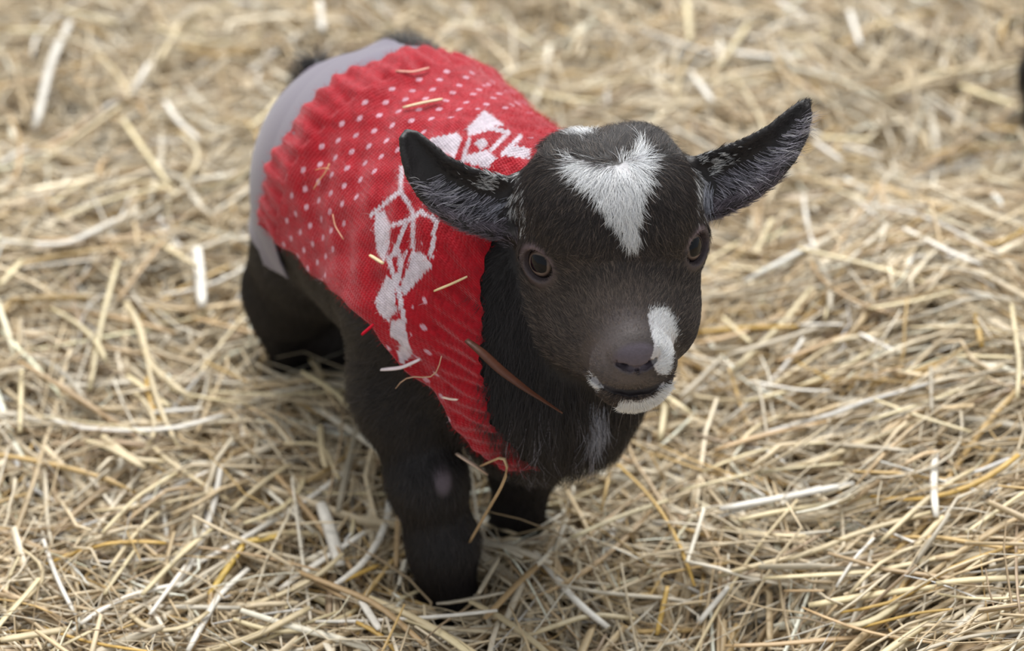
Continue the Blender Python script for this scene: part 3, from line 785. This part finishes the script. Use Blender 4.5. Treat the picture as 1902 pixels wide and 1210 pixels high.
for k in range(7):
    a_ = EYEC[-1] + nrm(EYED[-1] - 0.55 * HR + 0.14 * k * HR + 0.62 * HU) * 0.0118; b_ = a_ + (-HR * (0.6 - 0.1 * k) + HF * 0.6 + HU * 0.15) * 0.0055
    tt = np.linspace(0, 1, 6)[:, None]; wl.append(a_ + (b_ - a_) * tt)
wl = np.array(wl); wc = np.tile(lin((120, 112, 108)), (len(wl), 1)); wc[-14:] = lin((40, 34, 32))
under(hair_object('whiskers', wl, np.full((len(wl), 6), 0.00006) * np.linspace(1, 0.3, 6), wc, M_FUR))

# ------------------------------------------------------------------ straw bedding
def terrain(x, y):
    P = np.stack([np.asarray(x, float), np.asarray(y, float), np.zeros_like(np.asarray(x, float))], -1).reshape(-1, 3)
    z = 0.006 * vnoise(P, 5.0, 31) + 0.003 * vnoise(P, 14.0, 32)
    z = z + 0.034 * smooth(0.10, 0.24, P[:, 0]) * (1 - smooth(0.10, 0.35, P[:, 1])) + 0.012 * (1 - smooth(-0.30, -0.12, P[:, 0])) * (1 - smooth(0.1, 0.3, P[:, 1]))
    z -= 0.024 * np.exp(-((P[:, 0] - 0.05) / 0.065) ** 2 - ((P[:, 1] + 0.105) / 0.055) ** 2)
    z -= 0.006 * np.exp(-((P[:, 0] + 0.04) / 0.08) ** 2 - ((P[:, 1] - 0.05) / 0.10) ** 2)
    return z.reshape(np.shape(x))
X0, X1, Y0, Y1 = -0.52, 0.52, -0.32, 1.00
gx, gy = np.meshgrid(np.linspace(-3, 3, 90), np.linspace(-2.0, 4.0, 90), indexing='ij')
gv = np.stack([gx, gy, np.where((np.abs(gx) < 0.7) & (np.abs(gy - 0.3) < 0.9), terrain(gx, gy) - 0.022, -0.02)], -1).reshape(-1, 3)
i, j = np.meshgrid(np.arange(89), np.arange(89), indexing='ij')
gq_ = np.stack([i * 90 + j, (i + 1) * 90 + j, (i + 1) * 90 + j + 1, i * 90 + j + 1], -1).reshape(-1, 4)
m_g, nt, b = new_mat('chaff_floor')
n1 = nt.nodes.new('ShaderNodeTexNoise'); n1.inputs['Scale'].default_value = 120; n1.inputs['Detail'].default_value = 8
tcn = nt.nodes.new('ShaderNodeTexCoord'); mp_ = nt.nodes.new('ShaderNodeMapping'); mp_.inputs['Scale'].default_value = (1, 0.25, 1); mp_.inputs['Rotation'].default_value = (0, 0, 0.6)
nt.links.new(tcn.outputs['Object'], mp_.inputs['Vector']); nt.links.new(mp_.outputs['Vector'], n1.inputs['Vector'])
rp_ = nt.nodes.new('ShaderNodeValToRGB'); rp_.color_ramp.elements[0].position = 0.35; rp_.color_ramp.elements[0].color = (*lin((128, 104, 74)), 1); rp_.color_ramp.elements[1].position = 0.7; rp_.color_ramp.elements[1].color = (*lin((214, 194, 160)), 1)
nt.links.new(n1.outputs['Fac'], rp_.inputs[0]); nt.links.new(rp_.outputs['Color'], b.inputs['Base Color']); b.inputs['Roughness'].default_value = 0.9
tag(mesh_from('floor', gv, gq_, m_g), 'tan chaff-covered floor under the loose straw', 'floor', kind='structure')

PAL = np.array([lin(c) for c in [(210, 192, 160), (219, 205, 178), (196, 174, 138), (226, 217, 198), (182, 158, 124), (208, 196, 174), (196, 166, 112), (168, 146, 120), (230, 226, 218)]])
PALP = np.array([.22, .19, .16, .11, .10, .10, .05, .04, .03])
def make_strands(n, xs, ys, zoff, L, wid, az, sides, stations, tilt, bend, kink, cols, flat=0.45, seg_seed=0):
    """vertices and quads of n straws lying along the terrain"""
    r = np.random.default_rng(seg_seed)
    S = stations; t = np.linspace(-0.5, 0.5, S)
    ds = 1.0 / (S - 1)
    kin = (r.random((n, S - 1)) < kink / (S - 1)) * r.normal(size=(n, S - 1)) * 0.7
    heads = az[:, None] + np.cumsum(r.normal(size=(n, S - 1)) * bend[:, None] + kin, 1); heads -= heads[:, (S - 1) // 2][:, None] - az[:, None]
    step = np.stack([np.cos(heads), np.sin(heads)], -1) * (L * ds)[:, None, None]
    XY = np.concatenate([np.zeros((n, 1, 2)), np.cumsum(step, 1)], 1); XY -= XY.mean(1, keepdims=True); XY += np.stack([xs, ys], -1)[:, None]
    z = terrain(XY[..., 0], XY[..., 1]); zm = z.mean(1, keepdims=True); z = zm + (z - zm) * 0.8
    z = z + zoff[:, None] + tilt[:, None] * t[None] * L[:, None] + (r.normal(size=(n, 1)) * 0.10 * L[:, None]) * (0.25 - t[None] ** 2)
    C = np.concatenate([XY, z[..., None]], -1)
    T = nrm(np.gradient(C, axis=1)); Lt = nrm(np.cross(T, ZZ)); Up = np.cross(Lt, T)
    roll = r.normal(size=n) * 0.5; cr_, sr_ = np.cos(roll)[:, None, None], np.sin(roll)[:, None, None]
    A1 = Lt * cr_ + Up * sr_; A2 = Up * cr_ - Lt * sr_
    taper = 1 - 0.35 * np.abs(t * 2) ** 3
    ph = np.linspace(0, 2 * math.pi, sides, endpoint=False) + math.pi / 4
    V = C[:, :, None] + (wid[:, None] * taper[None])[..., None, None] * 0.5 * (np.cos(ph)[None, None, :, None] * A1[:, :, None] * 1.25 + flat * np.sin(ph)[None, None, :, None] * A2[:, :, None] * 1.25)
    base = (np.arange(n) * S * sides)[:, None, None]
    si, pj = np.meshgrid(np.arange(S - 1), np.arange(sides), indexing='ij')
    f = np.stack([si * sides + pj, si * sides + (pj + 1) % sides, (si + 1) * sides + (pj + 1) % sides, (si + 1) * sides + pj], -1).reshape(1, -1, 4) + base.reshape(-1, 1, 1)
    cap0 = np.stack([np.arange(sides)[::-1]] * 1)[None] + base.reshape(-1, 1, 1)
    cap1 = (np.arange(sides) + (S - 1) * sides)[None, None] + base.reshape(-1, 1, 1)
    shade = 1 + 0.10 * np.sin(np.linspace(0, 5, S))[None, :, None] * r.normal(size=(n, 1, 1))
    colv = np.repeat((cols[:, None] * shade)[:, :, None], sides, 2)
    return C, V, f, (cap0, cap1), colv
def straw_field(n, seed, wlo, whi, Llo, Lhi, zlo, zhi, sides, S, kink=0.5, tiltk=0.10):
    r = np.random.default_rng(seed)
    # more straws where the picture resolves them, fewer far behind
    ys = Y0 + (Y1 - Y0) * r.random(n) ** 1.15; half = 0.30 + 0.24 * (ys - Y0) / (Y1 - Y0)
    xs = (r.random(n) * 2 - 1) * half
    P = np.stack([xs, ys, 0 * xs], -1)
    az = 2.2 * vnoise(P, 4.0, 41) + r.normal(size=n) * 0.9
    mound = smooth(0.08, 0.18, xs) * (1 - smooth(0.0, 0.2, ys))
    az = az * (1 - mound) + mound * (0.30 + r.normal(size=n) * 0.42)
    L = r.uniform(Llo, Lhi, n); wid = wlo + (whi - wlo) * r.random(n) ** 2
    zoff = r.uniform(zlo, zhi, n); tilt = r.normal(size=n) * tiltk
    cols = PAL[r.choice(len(PAL), n, p=PALP)] * np.exp(r.normal(size=(n, 1)) * 0.14)
    return xs, ys, zoff, L, wid, az, sides, S, tilt, np.abs(r.normal(size=n)) * 0.10, kink, np.clip(cols, 0, 0.85)
SOLID = torso + neck + legs + tailp + head
def clear_of_kid(args, seed):
    C, V, f, caps, colv = make_strands(len(args[0]), *args, seg_seed=seed)
    n = len(C); ok = sdf(SOLID, C.reshape(-1, 3)).reshape(n, -1).min(1) > 0.003
    S, sd = V.shape[1], V.shape[2]
    V, colv = V[ok], colv[ok]; n = len(V); base = (np.arange(n) * S * sd)
    f0 = f[0] - f[0].min(); F = (f0[None] + base[:, None, None]).reshape(-1, 4)
    if sd == 4:
        F = np.concatenate([F, np.concatenate([np.array([[3, 2, 1, 0]])[None] + base[:, None, None], (np.arange(4) + (S - 1) * 4)[None, None] + base[:, None, None]], 1).reshape(-1, 4)])
    return V.reshape(-1, 3), F, colv.reshape(-1, 3)
sets = [clear_of_kid(straw_field(19000, 5, 0.0014, 0.0054, 0.04, 0.14, -0.024, 0.005, 4, 6, kink=0.8), 51),
        clear_of_kid(straw_field(7000, 8, 0.0012, 0.0030, 0.03, 0.11, -0.010, 0.009, 4, 7, kink=1.2, tiltk=0.16), 53),
        clear_of_kid(straw_field(13000, 6, 0.0005, 0.0012, 0.02, 0.09, -0.008, 0.011, 3, 7, kink=1.4, tiltk=0.18), 52)]
off = np.cumsum([0] + [len(x[0]) for x in sets])
o = mesh_from('straw_bedding', np.concatenate([x[0] for x in sets]), np.concatenate([x[1] + k for x, k in zip(sets, off)]), M_STRAW, cols=np.concatenate([x[2] for x in sets]))
tag(o, 'thick bed of loose tan and cream straw covering the floor', 'straw', kind='stuff')
print('straw stuff', time.time() - T0)

# single stalks that the photograph shows lying on top
TONE = {'white': (226, 220, 208), 'cream': (216, 200, 160), 'tan': (188, 158, 116), 'golden': (196, 160, 84), 'pale': (208, 190, 152), 'grey': (176, 164, 142), 'yellow': (204, 172, 84)}
def stalk_mesh(name, pts, wid, tone, flat=0.4, sides=6, taper=0.25, S=9, mat=M_STRAW):
    pts = np.asarray(pts, float)
    d = np.r_[0, np.cumsum(np.linalg.norm(np.diff(pts, axis=0), axis=1))]; t = np.linspace(0, d[-1], S)
    C = np.stack([np.interp(t, d, pts[:, k]) for k in range(3)], 1)
    C[1:-1] = 0.25 * C[:-2] + 0.5 * C[1:-1] + 0.25 * C[2:]
    org = C.mean(0); C = C - org
    T = nrm(np.gradient(C, axis=0)); Lt = nrm(np.cross(T, ZZ + 1e-4)); Up = np.cross(Lt, T)
    ph = np.linspace(0, 2 * math.pi, sides, endpoint=False)
    wv_ = (wid * np.ones(S)) * (1 - taper * np.linspace(-1, 1, S) ** 4) if np.ndim(wid) == 0 else np.interp(np.linspace(0, 1, S), np.linspace(0, 1, len(wid)), wid)
    V = C[:, None] + wv_[:, None, None] * 0.5 * (np.cos(ph)[None, :, None] * Lt[:, None] + flat * np.sin(ph)[None, :, None] * Up[:, None])
    si, pj = np.meshgrid(np.arange(S - 1), np.arange(sides), indexing='ij')
    F = np.stack([si * sides + pj, (si + 1) * sides + pj, (si + 1) * sides + (pj + 1) % sides, si * sides + (pj + 1) % sides], -1).reshape(-1, 4)
    caps = np.stack([np.arange(sides)[::-1], np.arange(sides) + (S - 1) * sides])[:, ::-1]
    col = lin(tone) * (1 + 0.08 * np.sin(np.linspace(0, 7, S) + wid if np.ndim(wid) == 0 else np.linspace(0, 7, S)))[:, None]
    o = mesh_from(name, V.reshape(-1, 3), [F, caps], mat, cols=np.clip(np.repeat(col, sides, 0), 0, 0.9))
    o.location = org; return o
def on_straw(px, py, lift=0.008):
    z = 0.0
    for _ in range(6):
        p = at_z(px, py, z + lift); z = float(terrain(p[0], p[1]))
    return at_z(px, py, z + lift)
def zone_of(p):
    zones = [('in front of the kid\'s stepping foreleg', (-0.05, -0.14)), ('beside the kid\'s hind leg', (-0.20, 0.06)), ('beyond the kid\'s rump', (-0.15, 0.32)), ('under the kid\'s chin', (0.06, -0.10)), ('on the raised mound of straw', (0.20, -0.08)), ('past the kid\'s white-flecked ear', (0.14, 0.22)), ('behind the kid\'s sweater', (0.0, 0.30)), ('beside the kid\'s cheek', (0.13, 0.03))]
    return min(zones, key=lambda z: (p[0] - z[1][0]) ** 2 + (p[1] - z[1][1]) ** 2)[0]
used = []
def add_stalk(pts, wid, tone_name, flat=0.4):
    c = np.array(TONE[tone_name]) * rng.uniform(0.94, 1.05)
    o = stalk_mesh('straw_stalk', pts, wid, np.clip(c, 0, 240), flat)
    pts = np.asarray(pts); Ls = np.linalg.norm(np.diff(pts, axis=0), axis=1).sum(); chord = np.linalg.norm(pts[-1] - pts[0])
    size = 'short' if Ls < 0.035 else 'long' if Ls > 0.075 else 'mid-length'
    shape = 'bent' if chord < 0.965 * Ls else 'straight'
    wd = 'broad' if wid > 0.0036 else 'thin' if wid < 0.0022 else 'plain'
    zn = zone_of(pts.mean(0))
    kd = np.array([-0.03, 0.03, 0]) - pts.mean(0); dr = pts[-1] - pts[0]; ca = abs(kd[:2] @ dr[:2]) / (np.linalg.norm(kd[:2]) * np.linalg.norm(dr[:2]) + 1e-9)
    zn0 = zn; zn = ('pointing at the kid ' if ca > 0.8 else 'crosswise to the kid ' if ca < 0.4 else '') + zn
    lab = f"{size} {shape} {wd} {tone_name} straw stalk {zn}".replace(' plain ', ' ').replace("stepping foreleg", 'foreleg').replace('raised mound of straw', 'straw mound')
    tag(o, lab, 'straw', 'straw stalks ' + zn0); used.append(o); return o
ST_PX = [
 ('white', 18, [(130, 40), (95, 110), (65, 240)]), ('cream', 11, [(228, 222), (268, 280), (315, 345)]), ('white', 16, [(0, 447), (118, 458), (217, 407)]), ('cream', 15, [(40, 485), (0, 529)]),
 ('cream', 12, [(220, 481), (190, 590), (166, 725)]), ('tan', 10, [(305, 444), (217, 560)]), ('white', 22, [(366, 460), (376, 570)]), ('pale', 15, [(234, 562), (261, 603), (271, 668), (305, 705), (359, 742)]),
 ('tan', 12, [(359, 590), (474, 620)]), ('cream', 10, [(40, 688), (37, 803)]), ('cream', 12, [(237, 698), (315, 756)]), ('white', 13, [(285, 766), (376, 759)]),
 ('cream', 12, [(393, 983), (328, 1037), (264, 1105)]), ('white', 10, [(345, 1051), (278, 1142)]), ('yellow', 14, [(454, 1010), (389, 1105)]), ('yellow', 16, [(450, 1008), (520, 996)]), ('white', 14, [(461, 1057), (406, 1105), (349, 1210)]), ('pale', 21, [(0, 1190), (125, 1169)]),
 ('cream', 9, [(183, 1166), (95, 1210)]), ('pale', 17, [(576, 1129), (474, 1183), (383, 1210)]), ('tan', 12, [(549, 1057), (640, 1112)]), ('white', 26, [(596, 935), (615, 990), (632, 1051)]), ('cream', 9, [(254, 1017), (193, 1105)]),
 ('grey', 8, [(203, 871), (135, 929)]), ('pale', 10, [(295, 952), (251, 990), (203, 1057)]), ('cream', 9, [(329, 878), (254, 922), (190, 990)]), ('pale', 17, [(190, 810), (244, 854), (305, 858)]), ('pale', 10, [(528, 824), (600, 824), (630, 891)]),
 ('grey', 14, [(682, 736), (657, 818), (628, 950)]), ('cream', 12, [(560, 690), (620, 725), (665, 773)]), ('tan', 10, [(740, 934), (736, 1054)]), ('golden', 12, [(620, 1087), (703, 1050)]), ('cream', 10, [(818, 1080), (736, 1116)]), ('grey', 10, [(926, 1037), (889, 1103)]), ('grey', 10, [(1054, 963), (1029, 1025)]),
 ('cream', 12, [(1435, 407), (1401, 475)]), ('white', 8, [(1492, 362), (1498, 410), (1513, 464)]), ('white', 14, [(1679, 424), (1770, 471), (1821, 491)]), ('cream', 13, [(1509, 532), (1465, 590), (1360, 691)]), ('cream', 12, [(1343, 590), (1394, 637)]), ('white', 9, [(1479, 603), (1567, 603)]), ('white', 12, [(1597, 620), (1665, 654)]),
 ('white', 9, [(1391, 708), (1482, 725), (1543, 727)]), ('cream', 11, [(1624, 742), (1710, 775), (1804, 803)]), ('grey', 12, [(1262, 739), (1300, 705), (1340, 664)]), ('cream', 11, [(1614, 573), (1690, 562), (1770, 542)]), ('tan', 8, [(1557, 715), (1682, 681)]), ('grey', 9, [(1729, 681), (1731, 766)]), ('cream', 10, [(1879, 566), (1895, 678), (1889, 739)]),
 ('cream', 11, [(1770, 661), (1882, 664)]), ('golden', 12, [(1811, 583), (1824, 644)]), ('golden', 7, [(1482, 674), (1557, 712)]), ('white', 19, [(1337, 946), (1452, 925), (1587, 898)]), ('white', 7, [(1343, 878), (1421, 922)]), ('pale', 14, [(1333, 1071), (1445, 1037), (1482, 1040), (1587, 990), (1729, 952)]),
 ('white', 7, [(1624, 1000), (1587, 1037), (1553, 1091)]), ('cream', 19, [(1502, 1125), (1621, 1105), (1736, 1091)]), ('golden', 9, [(1899, 1007), (1770, 1051), (1662, 1122), (1557, 1139)]), ('golden', 8, [(1601, 1166), (1702, 1139), (1770, 1132)]), ('pale', 14, [(1753, 959), (1699, 1017)]), ('white', 8, [(1631, 980), (1702, 1010)]),
 ('cream', 9, [(1902, 915), (1794, 990)]), ('cream', 10, [(1262, 912), (1414, 875), (1567, 861)]), ('white', 12, [(1296, 1159), (1353, 1091)]), ('tan', 8, [(1455, 1098), (1530, 1098)]), ('white', 13, [(1282, 131), (1323, 188)]), ('white', 18, [(1363, 98), (1447, 108)]), ('white', 12, [(1578, 20), (1598, 84)]),
 ('white', 12, [(1511, 262), (1565, 299)]), ('cream', 14, [(1524, 256), (1619, 259)]), ('pale', 16, [(1642, 175), (1750, 135), (1898, 118)]), ('cream', 13, [(1390, 44), (1353, 98), (1336, 124)]), ('cream', 14, [(1275, 0), (1282, 77)]), ('pale', 13, [(333, 44), (296, 111)]), ('white', 14, [(592, 0), (599, 57)]),
 ('cream', 14, [(306, 347), (210, 368), (108, 404)]), ('pale', 10, [(225, 195), (60, 313)]), ('white', 12, [(276, 118), (246, 168)]), ('white', 12, [(306, 188), (330, 225), (370, 259)]), ('cream', 14, [(13, 57), (101, 57)]), ('cream', 12, [(111, 17), (219, 44)]), ('pale', 12, [(600, 700), (560, 640), (500, 612)]), ('grey', 9, [(465, 600), (520, 565), (560, 600), (580, 660)]),
 ('pale', 14, [(980, 1180), (1100, 1140), (1180, 1150)]), ('tan', 13, [(900, 1150), (960, 1085), (1010, 1040)]), ('cream', 12, [(1060, 1000), (1150, 960), (1240, 930)]), ('white', 16, [(670, 1115), (705, 1170)]), ('tan', 14, [(560, 1065), (700, 1120), (790, 1200)]), ('golden', 10, [(1220, 1180), (1240, 1090)]), ('cream', 11, [(960, 950), (1060, 930), (1150, 890)])]
for tone, w, line in ST_PX:
    lf_ = 0.009 + 0.004 * rng.random()
    pts = [on_straw(*q_, lift=lf_) for q_ in line]
    dep = (np.mean(pts, 0) - CAM) @ CF
    if sdf(SOLID, np.array(polyline(pts, 24))).min() < 0.001:
        pts = [on_straw(*q_, lift=0.003) for q_ in line]
    add_stalk(pts, w * dep / FPX, tone)
r = np.random.default_rng(77); tries = 0
while len(used) < 270 and tries < 3000:
    tries += 1
    px_, py_ = r.uniform(-20, 1922), r.uniform(-20, 1230); p = on_straw(px_, py_, 0.007 + 0.006 * r.random())
    L_ = r.uniform(0.03, 0.10); mound = p[0] > 0.12 and p[1] < 0.1
    a_ = r.normal() * 0.4 + 0.3 if mound else r.uniform(0, math.pi); k_ = r.normal() * (0.5 if r.random() < 0.3 else 0.12); tl_ = r.normal() * 0.10
    pts = []
    for u_ in np.linspace(-0.5, 0.5, 5):
        an = a_ + k_ * u_ * 2; q_ = p + np.array([math.cos(an), math.sin(an), 0]) * L_ * u_
        q_[2] = p[2] * 0.5 + 0.5 * (float(terrain(q_[0], q_[1])) + 0.009) + tl_ * L_ * u_; pts.append(q_)
    if sdf(SOLID, np.array(polyline(pts, 16))).min() < 0.003: continue
    add_stalk(pts, r.uniform(0.0016, 0.0042), r.choice(['white', 'cream', 'tan', 'golden', 'pale', 'grey'], p=[.17, .27, .2, .07, .22, .07]), flat=r.uniform(0.25, 0.6))

# bits of straw caught on the sweater, and the brown leaf by the collar
def on_knit(px, py, off): return hit(DRESS, px, py, off)
BITS = [('pale flat straw fragment lying on the sweater\'s dotted back', 9, (224, 196, 158), [(748, 200), (785, 191), (822, 184)]),
 ('pinkish straw fragment near the sweater\'s rear hem', 7, (214, 150, 130), [(735, 132), (768, 134), (797, 126)]),
 ('thin tan straw wisp curled on the sweater\'s dotted flank', 4, (214, 160, 120), [(582, 352), (594, 333), (604, 322), (612, 304)]),
 ('tiny tan straw wisp crossing a curled wisp on the sweater', 3.5, (206, 150, 112), [(586, 316), (600, 312), (612, 314)]),
 ('short pale straw fragment beside the sweater\'s ribbed collar', 8, (222, 196, 150), [(806, 541), (838, 528), (868, 514)]),
 ('whitish straw husk lying across the sweater\'s lower edge', 12, (222, 210, 214), [(708, 687), (745, 684), (780, 668)]),
 ('thin curling straw fibre hanging over the kid\'s shoulder', 4.5, (204, 168, 140), [(735, 722), (748, 703), (775, 698), (800, 705), (814, 690), (820, 662)]),
 ('small whitish straw chip on the lower ribbed collar', 7, (224, 206, 190), [(822, 738), (836, 742), (850, 743)]),
 ('cream straw chip stuck on the sweater\'s white snowflake', 9, (226, 204, 160), [(687, 474), (698, 481), (712, 490)]),
 ('thin tan fibre lying on the dotted flank above the belly', 3, (206, 150, 120), [(618, 398), (622, 420), (638, 445)]),
 ('pale straw fragment at the sweater\'s bottom edge', 10, (220, 192, 170), [(848, 843), (878, 862), (906, 882)])]
for lab, w, tone, line in BITS:
    pts = [on_knit(*q_, 0.0062) for q_ in line]
    pts = [p for p in pts if p is not None]
    if len(pts) < 2: continue
    dep = (np.mean(pts, 0) - CAM) @ CF
    tag(stalk_mesh('straw_fragment', pts, w * dep / FPX, tone, 0.45, S=9), lab, 'straw', 'straw caught on the sweater')
p0 = on_knit(893, 866, 0.006); p1 = on_knit(938, 846, 0.008); p1 = p0 + np.array([0.010, -0.002, 0.005]) if p1 is None else p1
dp = (p1 - CAM) @ CF
line = [p0, p1] + [at_depth(x_, y_, d_) for x_, y_, d_ in ((945, 868, dp + 0.004), (932, 905, dp + 0.012), (905, 950, dp + 0.028), (872, 1008, dp + 0.05))]
tag(stalk_mesh('straw_stalk', line, 0.0021, (196, 168, 130), 0.6, S=16), 'bent straw stalk hanging from the sweater\'s bottom edge to the ground', 'straw')
LF = [(866, 632), (890, 650), (930, 688), (975, 722), (1045, 768)]
pts = [hit(torso + neck, *q_, 0.013) for q_ in LF]; pts = [p for p in pts if p is not None]
tag(stalk_mesh('dry_leaf', pts, np.array([0.0030, 0.0054, 0.0054, 0.0042, 0.0026, 0.0012]), (82, 48, 34), 0.35, S=18), 'brown dried leaf blade stuck between the red collar and the neck', 'leaf')
th_ = [on_knit(694, 603, 0.006), on_knit(684, 612, 0.008), on_knit(672, 622, 0.012)]
if all(p is not None for p in th_):
    o = stalk_mesh('loose_thread', th_, 0.0016, (180, 24, 44), 0.9, S=7, mat=M_FUZZ); bpy.context.view_layer.update(); under(o, sweater)
print('all', time.time() - T0)

# ------------------------------------------------------------------ a second kid standing apart, one hind leg by the picture's edge
kid2 = kid.copy(); COL.objects.link(kid2)
tag(kid2, 'second dark kid without a sweater standing apart on the straw', 'goat')
ANG = math.radians(58); foot = np.array([-0.116, 0.112, 0.0])
tgt = on_straw(2060, 186, 0.004)
loc = np.array(kid.location); d_ = foot - loc; ca, sa = math.cos(ANG), math.sin(ANG)
kid2.rotation_euler = (0, 0, ANG)
kid2.location = tgt - np.array([ca * d_[0] - sa * d_[1], sa * d_[0] + ca * d_[1], d_[2]])
for ch in [c for c in kid.children if c.name.split('.')[0] in ('body', 'eye', 'fur')]:
    c = ch.copy(); COL.objects.link(c); c.parent = kid2
print('end', time.time() - T0)
